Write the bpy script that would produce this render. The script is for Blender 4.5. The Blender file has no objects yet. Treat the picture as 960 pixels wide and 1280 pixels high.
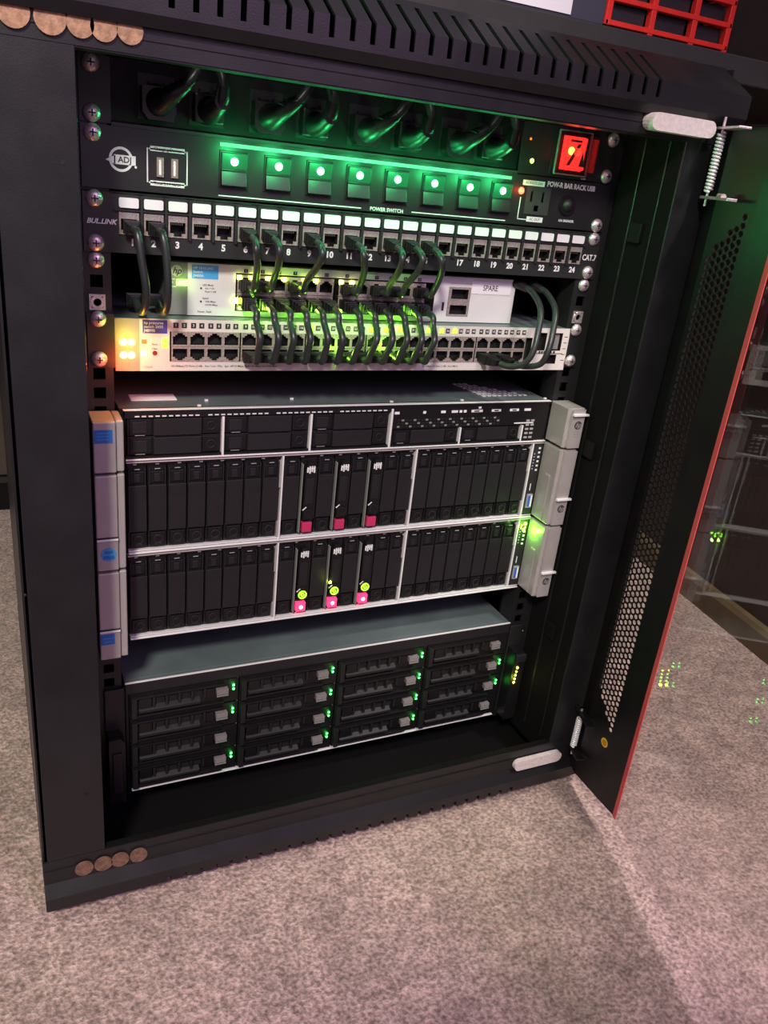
import bpy, math, random
from mathutils import Vector, Matrix
random.seed(7)
S = 0.001
ZO = 722.0            # height of the rack's first unit line above the carpet, mm
scene = bpy.context.scene
COL = scene.collection

# ---------------------------------------------------------------- camera
cam_data = bpy.data.cameras.new('camera')
cam = bpy.data.objects.new('camera', cam_data)
COL.objects.link(cam)
cam_data.sensor_fit = 'VERTICAL'
cam_data.sensor_height = 36.0
cam_data.lens = 1016.34 / 1280 * 36.0
cam_data.clip_start = 0.01
right = Vector((0.9035189367, -0.4155274245, 0.1048355401))
down = Vector((-0.0756970185, -0.3955279798, -0.9153292187))
fwd = Vector((0.4218097822, 0.8190815446, -0.3888212069))
M = Matrix(((right.x, -down.x, -fwd.x, -310.16 * S),
            (right.y, -down.y, -fwd.y, -676.11 * S),
            (right.z, -down.z, -fwd.z, (-51.63 + ZO) * S),
            (0, 0, 0, 1)))
cam.matrix_world = M
scene.camera = cam

# ---------------------------------------------------------------- world and lamps
world = bpy.data.worlds.new('world')
scene.world = world
world.use_nodes = True
bg = world.node_tree.nodes['Background']
bg.inputs['Color'].default_value = (0.84, 0.68, 0.84, 1)
bg.inputs['Strength'].default_value = 0.28


def aim(o, target):
    d = Vector(target) - o.location
    o.rotation_euler = d.to_track_quat('-Z', 'Y').to_euler()


def area(name, loc, target, size, power, color):
    l = bpy.data.lights.new(name, 'AREA')
    l.shape = 'SQUARE'
    l.size = size
    l.energy = power
    l.color = color
    o = bpy.data.objects.new(name, l)
    COL.objects.link(o)
    o.location = loc
    aim(o, target)
    return o


def spot(name, loc, target, angle, blend, power, color, r=0.08):
    l = bpy.data.lights.new(name, 'SPOT')
    l.spot_size = math.radians(angle)
    l.spot_blend = blend
    l.energy = power
    l.color = color
    l.shadow_soft_size = r
    o = bpy.data.objects.new(name, l)
    COL.objects.link(o)
    o.location = loc
    aim(o, target)
    return o


spot('ceiling_lamp', (-0.90, -1.45, 1.75), (-0.42, 0.02, 0.62), 44, 0.38, 118, (1.0, 0.94, 0.80), 0.14)
area('violet_lamp', (0.5, -1.9, 1.6), (0.0, -0.3, 0.2), 0.7, 7, (0.90, 0.42, 1.0))
spot('violet_tint_fill', (0.15, -1.25, 1.25), (0.06, -0.42, 0.0), 34, 1.0, 16, (0.80, 0.30, 1.0), 0.1)  # added fill, tints the near carpet violet in place of a cast shadow
spot('carpet_fill_spot', (0.45, -1.0, 1.9), (0.55, -0.02, 0.0), 36, 0.7, 92, (1.0, 0.93, 0.82))  # added unseen fill, brightens the carpet beyond the open door

scene.view_settings.view_transform = 'Standard'
scene.view_settings.look = 'None'
scene.view_settings.gamma = 1.0
scene.view_settings.use_curve_mapping = False
scene.view_settings.exposure = 0.55


# ---------------------------------------------------------------- materials
def mat(name, color, rough=0.5, metal=0.0, emit=None, es=0.0, spec=0.5, noise=0.0, nscale=200.0,
        bump=0.0, bscale=400.0, coat=0.0, rvar=0.0):
    m = bpy.data.materials.new(name)
    m.use_nodes = True
    nt = m.node_tree
    b = nt.nodes['Principled BSDF']
    b.inputs['Base Color'].default_value = (*color, 1)
    b.inputs['Roughness'].default_value = rough
    b.inputs['Metallic'].default_value = metal
    b.inputs['Specular IOR Level'].default_value = spec
    b.inputs['Coat Weight'].default_value = coat
    if emit:
        b.inputs['Emission Color'].default_value = (*emit, 1)
        b.inputs['Emission Strength'].default_value = es
    if noise or bump or rvar:
        tc = nt.nodes.new('ShaderNodeTexCoord')
    if noise or rvar:
        n = nt.nodes.new('ShaderNodeTexNoise')
        n.inputs['Scale'].default_value = nscale
        n.inputs['Detail'].default_value = 4
        nt.links.new(tc.outputs['Object'], n.inputs['Vector'])
        if noise:
            r = nt.nodes.new('ShaderNodeMapRange')
            r.inputs['From Min'].default_value = 0.3
            r.inputs['From Max'].default_value = 0.7
            r.inputs['To Min'].default_value = 1 - noise
            r.inputs['To Max'].default_value = 1 + noise
            nt.links.new(n.outputs['Fac'], r.inputs['Value'])
            mx = nt.nodes.new('ShaderNodeMix')
            mx.data_type = 'RGBA'
            mx.blend_type = 'MULTIPLY'
            mx.inputs[0].default_value = 1
            mx.inputs[6].default_value = (*color, 1)
            nt.links.new(r.outputs['Result'], mx.inputs[7])
            nt.links.new(mx.outputs[2], b.inputs['Base Color'])
        if rvar:
            r2 = nt.nodes.new('ShaderNodeMapRange')
            r2.inputs['From Min'].default_value = 0.3
            r2.inputs['From Max'].default_value = 0.7
            r2.inputs['To Min'].default_value = rough - rvar
            r2.inputs['To Max'].default_value = rough + rvar
            nt.links.new(n.outputs['Fac'], r2.inputs['Value'])
            nt.links.new(r2.outputs['Result'], b.inputs['Roughness'])
    if bump:
        n2 = nt.nodes.new('ShaderNodeTexNoise')
        n2.inputs['Scale'].default_value = bscale
        n2.inputs['Detail'].default_value = 2
        nt.links.new(tc.outputs['Object'], n2.inputs['Vector'])
        bp = nt.nodes.new('ShaderNodeBump')
        bp.inputs['Strength'].default_value = bump
        bp.inputs['Distance'].default_value = 0.0006
        nt.links.new(n2.outputs['Fac'], bp.inputs['Height'])
        nt.links.new(bp.outputs['Normal'], b.inputs['Normal'])
    return m


PAINT = mat('black_powder_paint', (0.010, 0.0105, 0.012), 0.36, noise=0.12, nscale=30, bump=0.12, bscale=900, rvar=0.05)
INNER = mat('black_inner_paint', (0.004, 0.004, 0.0045), 0.55, spec=0.25, rvar=0.05, nscale=40)
DOORP = mat('black_door_paint', (0.0045, 0.0045, 0.005), 0.42, rvar=0.05, nscale=30)
PANEL = mat('black_panel', (0.012, 0.0125, 0.013), 0.42, bump=0.1, bscale=1500)
PANEL2 = mat('dark_green_grey_panel', (0.018, 0.0195, 0.0195), 0.45, bump=0.1, bscale=1500)
PLAST = mat('black_plastic', (0.0048, 0.0048, 0.0056), 0.42, noise=0.15, nscale=120)
PLASTL = mat('charcoal_plastic', (0.010, 0.0096, 0.0115), 0.5, noise=0.1, nscale=120)
HOLE = mat('dark_recess', (0.004, 0.004, 0.004), 0.7)
BLACK = mat('black_floor_pan', (0.0018, 0.0018, 0.0022), 0.85, spec=0.2, bump=0.3, bscale=300)
CABLE = mat('black_cable', (0.022, 0.025, 0.027), 0.35, bump=0.05)
CHROME = mat('nickel_screw', (0.72, 0.64, 0.64), 0.33, 0.7, noise=0.2, nscale=500, bump=0.4, bscale=700)
STEEL = mat('galvanised_steel', (0.16, 0.205, 0.215), 0.4, 0.35, noise=0.1, nscale=25, rvar=0.06)
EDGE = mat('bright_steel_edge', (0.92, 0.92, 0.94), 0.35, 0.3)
LATCH = mat('dull_latch', (0.20, 0.17, 0.18), 0.45, noise=0.2, nscale=400)
OUTL = mat('outlet_grey', (0.035, 0.038, 0.036), 0.5)
SILVER = mat('silver_painted_plastic', (0.47, 0.44, 0.43), 0.36, 0.4, noise=0.05, nscale=60)
WHITE = mat('light_grey_panel', (0.68, 0.68, 0.68), 0.5, noise=0.03, nscale=60)
WHITE2 = mat('pale_grey_panel', (0.64, 0.60, 0.57), 0.5, noise=0.04, nscale=60)
GREYP = mat('mid_grey_panel', (0.20, 0.21, 0.20), 0.45)
JACK = mat('pinkish_grey_jack', (0.36, 0.31, 0.29), 0.45, 0.3, noise=0.35, nscale=700)
INK = mat('white_ink', (0.75, 0.75, 0.76), 0.6)
INKD = mat('grey_ink', (0.30, 0.30, 0.31), 0.6)
BINK = mat('black_ink', (0.02, 0.02, 0.02), 0.6)
BLUE = mat('blue_label', (0.03, 0.17, 0.55), 0.4)
SKY = mat('light_blue_label', (0.06, 0.36, 0.70), 0.4)
NAVY = mat('indigo_label', (0.07, 0.06, 0.30), 0.4)
PAPER = mat('white_paper_label', (0.85, 0.85, 0.87), 0.6)
GOLD = mat('usb_metal', (0.62, 0.55, 0.42), 0.3, 0.9)
MAGENTA = mat('magenta_plastic', (0.50, 0.03, 0.11), 0.45)
FELT = mat('off_white_felt', (0.62, 0.56, 0.54), 0.95, noise=0.12, nscale=300, bump=0.6, bscale=900)
COIN = mat('brown_felt_disc', (0.36, 0.20, 0.13), 0.85, noise=0.35, nscale=260, bump=0.6, bscale=700)
COIND = mat('dark_brown_felt_disc', (0.17, 0.09, 0.06), 0.85, noise=0.35, nscale=260, bump=0.6, bscale=700)
REDTRIM = mat('red_trim', (0.85, 0.12, 0.12), 0.4, spec=0.4)
REDCRATE = mat('red_crate_plastic', (0.75, 0.035, 0.025), 0.35, noise=0.1, nscale=80)
YEL = mat('yellow_sticker', (0.9, 0.55, 0.03), 0.5)
DESK = mat('dark_grey_desktop', (0.030, 0.031, 0.028), 0.6, noise=0.1, nscale=40)
BOXM = mat('slate_box', (0.045, 0.05, 0.07), 0.55, noise=0.1, nscale=40)
BOXM2 = mat('dark_bin_plastic', (0.018, 0.018, 0.02), 0.5)
WOOD = mat('olive_brown_baseboard', (0.16, 0.12, 0.065), 0.5, noise=0.2, nscale=30)
WALLM = mat('dark_brown_wall', (0.075, 0.055, 0.045), 0.8, noise=0.1, nscale=20)


def led(name, col, es):
    return mat(name, col, 0.4, emit=col, es=es)


L_GREEN = led('green_switch_light', (0.10, 1.0, 0.32), 16)
L_LIME = led('lime_indicator', (0.35, 1.0, 0.05), 9)
L_LIMED = led('dim_lime_indicator', (0.30, 0.9, 0.03), 2.0)
L_YEL = led('yellow_indicator', (0.85, 1.0, 0.05), 14)
L_ORG = led('orange_indicator', (1.0, 0.45, 0.06), 14)
L_RED = led('red_indicator', (1.0, 0.05, 0.02), 9)
L_PINK = led('pink_indicator', (0.9, 0.04, 0.14), 1.1)
L_GRN2 = led('green_indicator', (0.05, 1.0, 0.10), 8)


# glass with the reflection and transmission of a thin pane
def thin_glass(name, tint, ior=1.5, rough=0.0):
    m = bpy.data.materials.new(name)
    m.use_nodes = True
    nt = m.node_tree
    nt.nodes.clear()
    o = nt.nodes.new('ShaderNodeOutputMaterial')
    mx = nt.nodes.new('ShaderNodeMixShader')
    t = nt.nodes.new('ShaderNodeBsdfTransparent')
    t.inputs['Color'].default_value = (*tint, 1)
    g = nt.nodes.new('ShaderNodeBsdfGlossy')
    g.inputs['Roughness'].default_value = rough
    f = nt.nodes.new('ShaderNodeFresnel')
    geo = nt.nodes.new('ShaderNodeNewGeometry')      # same reflectance on the way in and on the way out
    mr = nt.nodes.new('ShaderNodeMapRange')
    mr.inputs['To Min'].default_value = ior
    mr.inputs['To Max'].default_value = 1.0 / ior
    nt.links.new(geo.outputs['Backfacing'], mr.inputs['Value'])
    nt.links.new(mr.outputs['Result'], f.inputs['IOR'])
    nt.links.new(f.outputs[0], mx.inputs[0])
    nt.links.new(t.outputs[0], mx.inputs[1])
    nt.links.new(g.outputs[0], mx.inputs[2])
    nt.links.new(mx.outputs[0], o.inputs['Surface'])
    return m


GLASS = thin_glass('door_glass', (0.98, 0.98, 0.975), 1.52)
CLEAR = thin_glass('clear_plastic', (0.93, 0.9, 0.9), 1.45)


# ---------------------------------------------------------------- mesh builder (millimetres)
class MB:
    def __init__(self, tf=None):
        self.v, self.f, self.m, self.sm, self.mats = [], [], [], [], []
        self.tf = tf
        self.cur = None

    def use(self, m):
        if m not in self.mats:
            self.mats.append(m)
        self.cur = self.mats.index(m)
        return self

    def mi(self, m):
        if m is not None:
            self.use(m)
        return self.cur

    def add(self, vs, fs, m=None, smooth=False):
        k = self.mi(m)
        b = len(self.v)
        for p in vs:
            p = Vector(p)
            if self.tf:
                p = self.tf(p)
            self.v.append(p)
        for f in fs:
            self.f.append(tuple(i + b for i in f))
            self.m.append(k)
            self.sm.append(smooth)
        return self

    def box(self, x0, x1, y0, y1, z0, z1, m=None):
        vs = [(x, y, z) for x in (x0, x1) for y in (y0, y1) for z in (z0, z1)]
        fs = [(0, 1, 3, 2), (4, 6, 7, 5), (0, 4, 5, 1), (2, 3, 7, 6), (0, 2, 6, 4), (1, 5, 7, 3)]
        return self.add(vs, fs, m)

    def prism_x(self, x0, x1, prof, m=None):      # closed profile of (y, z) swept along x
        n = len(prof)
        vs = [(x0, y, z) for y, z in prof] + [(x1, y, z) for y, z in prof]
        fs = [(i, (i + 1) % n, (i + 1) % n + n, i + n) for i in range(n)]
        fs += [tuple(range(n))[::-1], tuple(range(n, 2 * n))]
        return self.add(vs, fs, m)

    def prism_y(self, y0, y1, prof, m=None, smooth=False):   # closed outline of (x, z) swept along y
        n = len(prof)
        vs = [(x, y0, z) for x, z in prof] + [(x, y1, z) for x, z in prof]
        self.add(vs, [(i, (i + 1) % n, (i + 1) % n + n, i + n) for i in range(n)], m, smooth)
        return self.add(vs, [tuple(range(n))[::-1], tuple(range(n, 2 * n))], m)

    def disc(self, x, z, r, y0, y1, m=None, n=20):
        return self.prism_y(y0, y1, [(x + r * math.cos(2 * math.pi * i / n), z + r * math.sin(2 * math.pi * i / n)) for i in range(n)], m, True)

    def ring(self, x, z, r0, r1, y0, y1, m=None, n=24, rz=1.0):
        vs, fs = [], []
        for i in range(n):
            a = 2 * math.pi * i / n
            c, s = math.cos(a), math.sin(a) * rz
            vs += [(x + r0 * c, y0, z + r0 * s), (x + r1 * c, y0, z + r1 * s), (x + r1 * c, y1, z + r1 * s), (x + r0 * c, y1, z + r0 * s)]
        for i in range(n):
            a, b = 4 * i, 4 * ((i + 1) % n)
            for k in range(4):
                fs.append((a + k, b + k, b + (k + 1) % 4, a + (k + 1) % 4))
        return self.add(vs, fs, m)

    def dome(self, x, y, z, r, h, m=None, n=18, k=5):    # bulging towards -y
        vs, fs = [], []
        for j in range(k + 1):
            a = math.pi / 2 * j / k
            rr, yy = r * math.cos(a), y - h * math.sin(a)
            for i in range(n):
                t = 2 * math.pi * i / n
                vs.append((x + rr * math.cos(t), yy, z + rr * math.sin(t)))
        for j in range(k):
            for i in range(n):
                fs.append((j * n + i, j * n + (i + 1) % n, (j + 1) * n + (i + 1) % n, (j + 1) * n + i))
        return self.add(vs, fs, m, True)

    def tube(self, pts, r, m=None, n=12, sub=8, smooth_path=True, radii=None):
        P = [Vector(p) for p in pts]
        path, rad = [], []
        if smooth_path and len(P) > 2:
            Q = [P[0] * 2 - P[1]] + P + [P[-1] * 2 - P[-2]]
            for i in range(1, len(Q) - 2):
                for s in range(sub):
                    t = s / sub
                    p0, p1, p2, p3 = Q[i - 1], Q[i], Q[i + 1], Q[i + 2]
                    path.append(0.5 * ((2 * p1) + (-p0 + p2) * t + (2 * p0 - 5 * p1 + 4 * p2 - p3) * t * t + (-p0 + 3 * p1 - 3 * p2 + p3) * t ** 3))
                    if radii:
                        rad.append(radii[i - 1] * (1 - t) + radii[i] * t)
            path.append(P[-1])
            if radii:
                rad.append(radii[-1])
        else:
            path = P
            rad = radii
        if not rad:
            rad = [r] * len(path)
        vs, fs = [], []
        up = None
        for i, p in enumerate(path):
            d = (path[min(i + 1, len(path) - 1)] - path[max(i - 1, 0)]).normalized()
            if up is None:
                up = Vector((0, 0, 1)) if abs(d.z) < 0.9 else Vector((1, 0, 0))
            a = d.cross(up).normalized()
            up = a.cross(d).normalized()
            for k in range(n):
                t = 2 * math.pi * k / n
                vs.append(p + (a * math.cos(t) + up * math.sin(t)) * rad[i])
        for i in range(len(path) - 1):
            for k in range(n):
                fs.append((i * n + k, i * n + (k + 1) % n, (i + 1) * n + (k + 1) % n, (i + 1) * n + k))
        self.add(vs, fs, m, True)
        e = (len(path) - 1) * n
        return self.add(vs, [tuple(range(n))[::-1], tuple(range(e, e + n))], m)

    def plate(self, x0, x1, z0, z1, y, holes, depth, m, mh=None, back=True, mb=None):
        # front sheet with rectangular openings (x0,x1,z0,z1), their side walls and floor
        xs = sorted({x0, x1} | {h[i] for h in holes for i in (0, 1)})
        zs = sorted({z0, z1} | {h[i] for h in holes for i in (2, 3)})
        nx, nz = len(xs) - 1, len(zs) - 1
        H = [[any(h[0] - 1e-6 <= (xs[i] + xs[i + 1]) / 2 <= h[1] + 1e-6 and h[2] - 1e-6 <= (zs[j] + zs[j + 1]) / 2 <= h[3] + 1e-6 for h in holes)
              for j in range(nz)] for i in range(nx)]
        mh = mh or m
        mb = mb or mh

        def q(a, b, c, d, mm):
            self.add([a, b, c, d], [(0, 1, 2, 3)], mm)
        for i in range(nx):
            for j in range(nz):
                a, b, c, d = xs[i], xs[i + 1], zs[j], zs[j + 1]
                if not H[i][j]:
                    q((a, y, c), (b, y, c), (b, y, d), (a, y, d), m)
                    continue
                if back:
                    q((a, y + depth, c), (b, y + depth, c), (b, y + depth, d), (a, y + depth, d), mb)
                if i == 0 or not H[i - 1][j]:
                    q((a, y, c), (a, y + depth, c), (a, y + depth, d), (a, y, d), mh)
                if i == nx - 1 or not H[i + 1][j]:
                    q((b, y, c), (b, y + depth, c), (b, y + depth, d), (b, y, d), mh)
                if j == 0 or not H[i][j - 1]:
                    q((a, y, c), (b, y, c), (b, y + depth, c), (a, y + depth, c), mh)
                if j == nz - 1 or not H[i][j + 1]:
                    q((a, y, d), (b, y, d), (b, y + depth, d), (a, y + depth, d), mh)
        return self

    def build(self, name, parent=None, base=(0, 0, 0), bevel=0.0, seg=2, weld=False):
        me = bpy.data.meshes.new(name)
        b = Vector(BASE[parent.name] if parent else base)
        me.from_pydata([((p - b) * S) for p in self.v], [], self.f)
        for m in self.mats:
            me.materials.append(m)
        me.polygons.foreach_set('material_index', self.m)
        me.polygons.foreach_set('use_smooth', self.sm)
        me.update()
        o = bpy.data.objects.new(name, me)
        COL.objects.link(o)
        if parent:
            o.parent = parent
            BASE[o.name] = tuple(b)
        else:
            o.location = (b.x * S, b.y * S, (b.z + ZO) * S)
            BASE[o.name] = tuple(b)
        if bevel:
            md = o.modifiers.new('bevel', 'BEVEL')
            md.width = bevel * S
            md.segments = seg
            md.limit_method = 'ANGLE'
            md.harden_normals = False
        return o


BASE = {}


def thing(name, label, cat, base=(0, 0, 0), group=None):
    o = bpy.data.objects.new(name, None)
    COL.objects.link(o)
    o.empty_display_size = 0.02
    o.location = (base[0] * S, base[1] * S, (base[2] + ZO) * S)
    BASE[o.name] = tuple(base)
    o['label'] = label
    o['category'] = cat
    if group:
        o['group'] = group
    return o


def tag(o, label, cat, group=None):
    o['label'] = label
    o['category'] = cat
    if group:
        o['group'] = group
    return o


def struct(o):
    o['kind'] = 'structure'
    return o


def kids(o):
    return [c for c in list(bpy.data.objects) if c.parent == o]


def dup_part(o, dx, dz, parent):
    """copy a part with its sub-parts, shifted by dx, dz millimetres, under parent"""
    c = o.copy()
    COL.objects.link(c)
    c.parent = parent
    BASE[c.name] = BASE[o.name]
    c.location = Vector(o.location) + Vector((dx * S, 0, dz * S))
    for s in SUB.get(o.name, []):
        d = s.copy()
        COL.objects.link(d)
        d.parent = c
        BASE[d.name] = BASE[s.name]
    return c


SUB = {}


def sub(parent, o):
    SUB.setdefault(parent.name, []).append(o)
    return o


_fonts = {}


def text_geo(txt, size, bold=0.0, shear=0.0, align='CENTER', sx=1.0):
    cu = bpy.data.curves.new('t', 'FONT')
    cu.body = txt
    cu.size = size
    cu.align_x = align
    cu.align_y = 'CENTER'
    cu.offset = bold
    cu.shear = shear
    cu.resolution_u = 3
    cu.extrude = 0
    o = bpy.data.objects.new('t', cu)
    COL.objects.link(o)
    dg = bpy.context.evaluated_depsgraph_get()
    me = bpy.data.meshes.new_from_object(o.evaluated_get(dg))
    vs = [(v.co.x * sx, v.co.y) for v in me.vertices]
    fs = [tuple(p.vertices) for p in me.polygons]
    bpy.data.objects.remove(o)
    bpy.data.curves.remove(cu)
    bpy.data.meshes.remove(me)
    return vs, fs


def put_text(mb, txt, x, z, y, size, m, bold=0.0, shear=0.0, align='CENTER', sx=1.0):
    vs, fs = text_geo(txt, size, bold, shear, align, sx)
    mb.add([(x + a, y, z + b) for a, b in vs], fs, m)
    return mb


def point(name, loc, power, color, r=2.0, parent=None):
    l = bpy.data.lights.new(name, 'POINT')
    l.energy = power
    l.color = color
    l.shadow_soft_size = r * S
    o = bpy.data.objects.new(name, l)
    COL.objects.link(o)
    if parent:
        b = BASE[parent.name]
        o.parent = parent
        o.location = ((loc[0] - b[0]) * S, (loc[1] - b[1]) * S, (loc[2] - b[2]) * S)
    else:
        o.location = (loc[0] * S, loc[1] * S, (loc[2] + ZO) * S)
    return o


# ================================================================ ROOM
def carpet_mat():
    m = bpy.data.materials.new('beige_carpet')
    m.use_nodes = True
    nt = m.node_tree
    b = nt.nodes['Principled BSDF']
    b.inputs['Roughness'].default_value = 1.0
    b.inputs['Specular IOR Level'].default_value = 0.05
    b.inputs['Sheen Weight'].default_value = 0.25
    tc = nt.nodes.new('ShaderNodeTexCoord')

    def noise(scale, detail=3, dist=0.0):
        n = nt.nodes.new('ShaderNodeTexNoise')
        n.inputs['Scale'].default_value = scale
        n.inputs['Detail'].default_value = detail
        n.inputs['Distortion'].default_value = dist
        nt.links.new(tc.outputs['Object'], n.inputs['Vector'])
        return n
    tuft = noise(260, 4, 0.0)
    big = noise(14, 3)
    mid = noise(70, 3, 0.4)
    r1 = nt.nodes.new('ShaderNodeValToRGB')
    r1.color_ramp.elements[0].position = 0.30
    r1.color_ramp.elements[0].color = (0.22, 0.155, 0.125, 1)
    r1.color_ramp.elements[1].position = 0.68
    r1.color_ramp.elements[1].color = (0.66, 0.49, 0.43, 1)
    nt.links.new(tuft.outputs['Fac'], r1.inputs['Fac'])
    r2 = nt.nodes.new('ShaderNodeMapRange')
    r2.inputs['From Min'].default_value = 0.35
    r2.inputs['From Max'].default_value = 0.65
    r2.inputs['To Min'].default_value = 0.86
    r2.inputs['To Max'].default_value = 1.12
    nt.links.new(big.outputs['Fac'], r2.inputs['Value'])
    r3 = nt.nodes.new('ShaderNodeMapRange')
    r3.inputs['From Min'].default_value = 0.3
    r3.inputs['From Max'].default_value = 0.7
    r3.inputs['To Min'].default_value = 0.8
    r3.inputs['To Max'].default_value = 1.18
    nt.links.new(mid.outputs['Fac'], r3.inputs['Value'])
    mul = nt.nodes.new('ShaderNodeMath')
    mul.operation = 'MULTIPLY'
    nt.links.new(r2.outputs[0], mul.inputs[0])
    nt.links.new(r3.outputs[0], mul.inputs[1])
    mx = nt.nodes.new('ShaderNodeMix')
    mx.data_type = 'RGBA'
    mx.blend_type = 'MULTIPLY'
    mx.inputs[0].default_value = 1
    nt.links.new(r1.outputs[0], mx.inputs[6])
    nt.links.new(mul.outputs[0], mx.inputs[7])
    nt.links.new(mx.outputs[2], b.inputs['Base Color'])
    bp = nt.nodes.new('ShaderNodeBump')
    bp.inputs['Strength'].default_value = 0.9
    bp.inputs['Distance'].default_value = 0.004
    nt.links.new(tuft.outputs['Fac'], bp.inputs['Height'])
    bp2 = nt.nodes.new('ShaderNodeBump')
    bp2.inputs['Strength'].default_value = 0.35
    bp2.inputs['Distance'].default_value = 0.01
    nt.links.new(mid.outputs['Fac'], bp2.inputs['Height'])
    nt.links.new(bp.outputs['Normal'], bp2.inputs['Normal'])
    nt.links.new(bp2.outputs['Normal'], b.inputs['Normal'])
    return m


CARPET = carpet_mat()
mb = MB()
mb.box(-2200, 1500, -2600, 900, -ZO - 20, -ZO, CARPET)
struct(mb.build('floor'))

th = math.radians(-8.2)


def rot_wall(p):          # the right wall stands a little askew to the rack
    x, y = p.x, p.y
    return Vector((800 + x * math.cos(th) - (y) * math.sin(th), 150 + x * math.sin(th) + y * math.cos(th), p.z))


struct(MB(rot_wall).box(12, 112, -1400, 730, -ZO, 1300, WALLM).build('wall_right'))
struct(MB(rot_wall).prism_y(-1400, 730, [(12, -ZO), (-2, -ZO), (-2, -ZO + 38), (3, -ZO + 46), (12, -ZO + 48)], WOOD).build('baseboard_right'))
struct(MB().box(-2200, 1010, 900, 1000, -ZO, 1300, WALLM).build('wall_back'))
struct(MB().prism_x(-2200, 900, [(900, -ZO), (886, -ZO), (886, -ZO + 55), (890, -ZO + 65), (900, -ZO + 66)], INNER).build('baseboard_back'))

# ================================================================ DESK with crate and box
desk = thing('desk', 'dark grey desk behind and just above the black rack cabinet', 'desk', (40, 450, -ZO))
MB().box(-760, 745, 30, 870, 64, 89, DESK).build('desktop', desk, bevel=1.5)
for x in (-745, 700):
    for y in (815,):
        MB().box(x, x + 40, y, y + 40, -ZO, 64, DESK).build('leg', desk, bevel=1.5)

crate = MB()
cx = [229, 281, 333, 378]
zf = [93 + 19.5 * i for i in range(6)]
for x in cx:
    w = 3.2
    crate.box(x - w, x + w, 34, 41, 89 if x != 229 else 91, zf[-1] + 3, REDCRATE)
    crate.box(x - w, x + w, 195, 200, 91, zf[-1] + 3, REDCRATE)
for z in zf:
    crate.box(cx[0], cx[-1], 33.5, 40, z - 2.2, z + 2.2, REDCRATE)
    crate.box(cx[0], cx[-1], 194, 201, z - 2.2, z + 2.2, REDCRATE)
    crate.box(cx[0] - 3, cx[0] + 3, 34, 200, z - 2.2, z + 2.2, REDCRATE)
    crate.box(cx[-1] - 3, cx[-1] + 3, 34, 200, z - 2.2, z + 2.2, REDCRATE)
for y in (70, 110, 150):
    crate.box(cx[0] - 3, cx[0] + 1, y, y + 6, 91, zf[-1], REDCRATE)
    crate.box(cx[-1] - 1, cx[-1] + 3, y, y + 6, 91, zf[-1], REDCRATE)
CR = crate.build('storage_crate', None, (303, 117, 89), bevel=0.6)
ln = MB()
for i in range(3):
    for j in range(5):
        ln.box(cx[i] + 4, cx[i + 1] - 4, 42 + (i + j) % 2, 190, zf[j] + 3, zf[j + 1] - 3, BOXM2)
ln.build('dark_bin', CR)
tag(CR, 'bright red plastic lattice crate standing on the desk edge', 'crate')

box = thing('storage_box', 'dark slate box with a white label standing on the desk beside the red crate', 'box', (130, 110, 89))
MB().box(40, 226, 36, 190, 89.2, 200, BOXM).build('carton', box, bevel=1.5)
lb = MB()
lb.box(104, 187, 34.6, 36, 92, 150, PAPER)
for i in range(14):
    lb.box(150 + i * 2.1, 150 + i * 2.1 + random.choice((.6, 1, 1.4)), 34.3, 34.7, 106, 116, BINK)
lb.box(108, 118, 34.3, 34.7, 96, 104, NAVY)
for i in range(3):
    lb.box(122, 146, 34.3, 34.7, 107 + i * 3, 108.2 + i * 3, BINK)
lb.build('label_sticker', box)

# ================================================================ CABINET
cab = thing('rack_cabinet', 'black steel server rack cabinet on the carpet with its glass door swung open', 'cabinet', (0, 200, -ZO))
XL, XR = -303, 303


def capsule_pts(cx0, cz0, hw, hh, n=6):
    return [(cx0 - hw, cz0 - hh), (cx0 + hw, cz0 - hh), (cx0 + hw, cz0 + hh), (cx0 - hw, cz0 + hh)]


# top frame: overhanging face and sloping front with a row of slots cut through both
slots = [-193.6 + 15.1 * i for i in range(27)]
y_f, y_t, z_b, z_m, z_t = -89, -50, 19, 37, 61


def frame_cap(zb, zm, zt, sgn, name):
    f = MB()
    segs = [('face', Vector((0, y_f, zb)), Vector((0, y_f, zm)), 0.28, 1.0), ('slope', Vector((0, y_f, zm)), Vector((0, y_t, zt)), 0.0, 0.8)]
    hw = 2.0
    if sgn < 0:
        segs = [segs[0][:3] + (0.62, 1.0), segs[1]]
    for nm, A, B, lo, hi in segs:
        def P(x, t):
            q = A.lerp(B, t)
            return (x, q.y, q.z)
        xs = [XL]
        for s in slots:
            xs += [s - hw, s + hw]
        xs += [XR]
        for i in range(len(xs) - 1):
            a, b = xs[i], xs[i + 1]
            if i % 2 == 0:
                f.add([P(a, 0), P(b, 0), P(b, 1), P(a, 1)], [(0, 1, 2, 3)], PAINT)
            else:
                if lo > 0:
                    f.add([P(a, 0), P(b, 0), P(b, lo), P(a, lo)], [(0, 1, 2, 3)], PAINT)
                if hi < 1:
                    f.add([P(a, hi), P(b, hi), P(b, 1), P(a, 1)], [(0, 1, 2, 3)], PAINT)
                # slot walls
                p0, p1 = P(a, lo), P(a, hi)
                r0, r1 = P(b, lo), P(b, hi)
                dd = Vector((0, 2.0, -1.0 * sgn))
                f.add([p0, p1, Vector(p1) + dd, Vector(p0) + dd], [(0, 1, 2, 3)], PAINT)
                f.add([r0, r1, Vector(r1) + dd, Vector(r0) + dd], [(0, 1, 2, 3)], PAINT)
    return f


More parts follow.
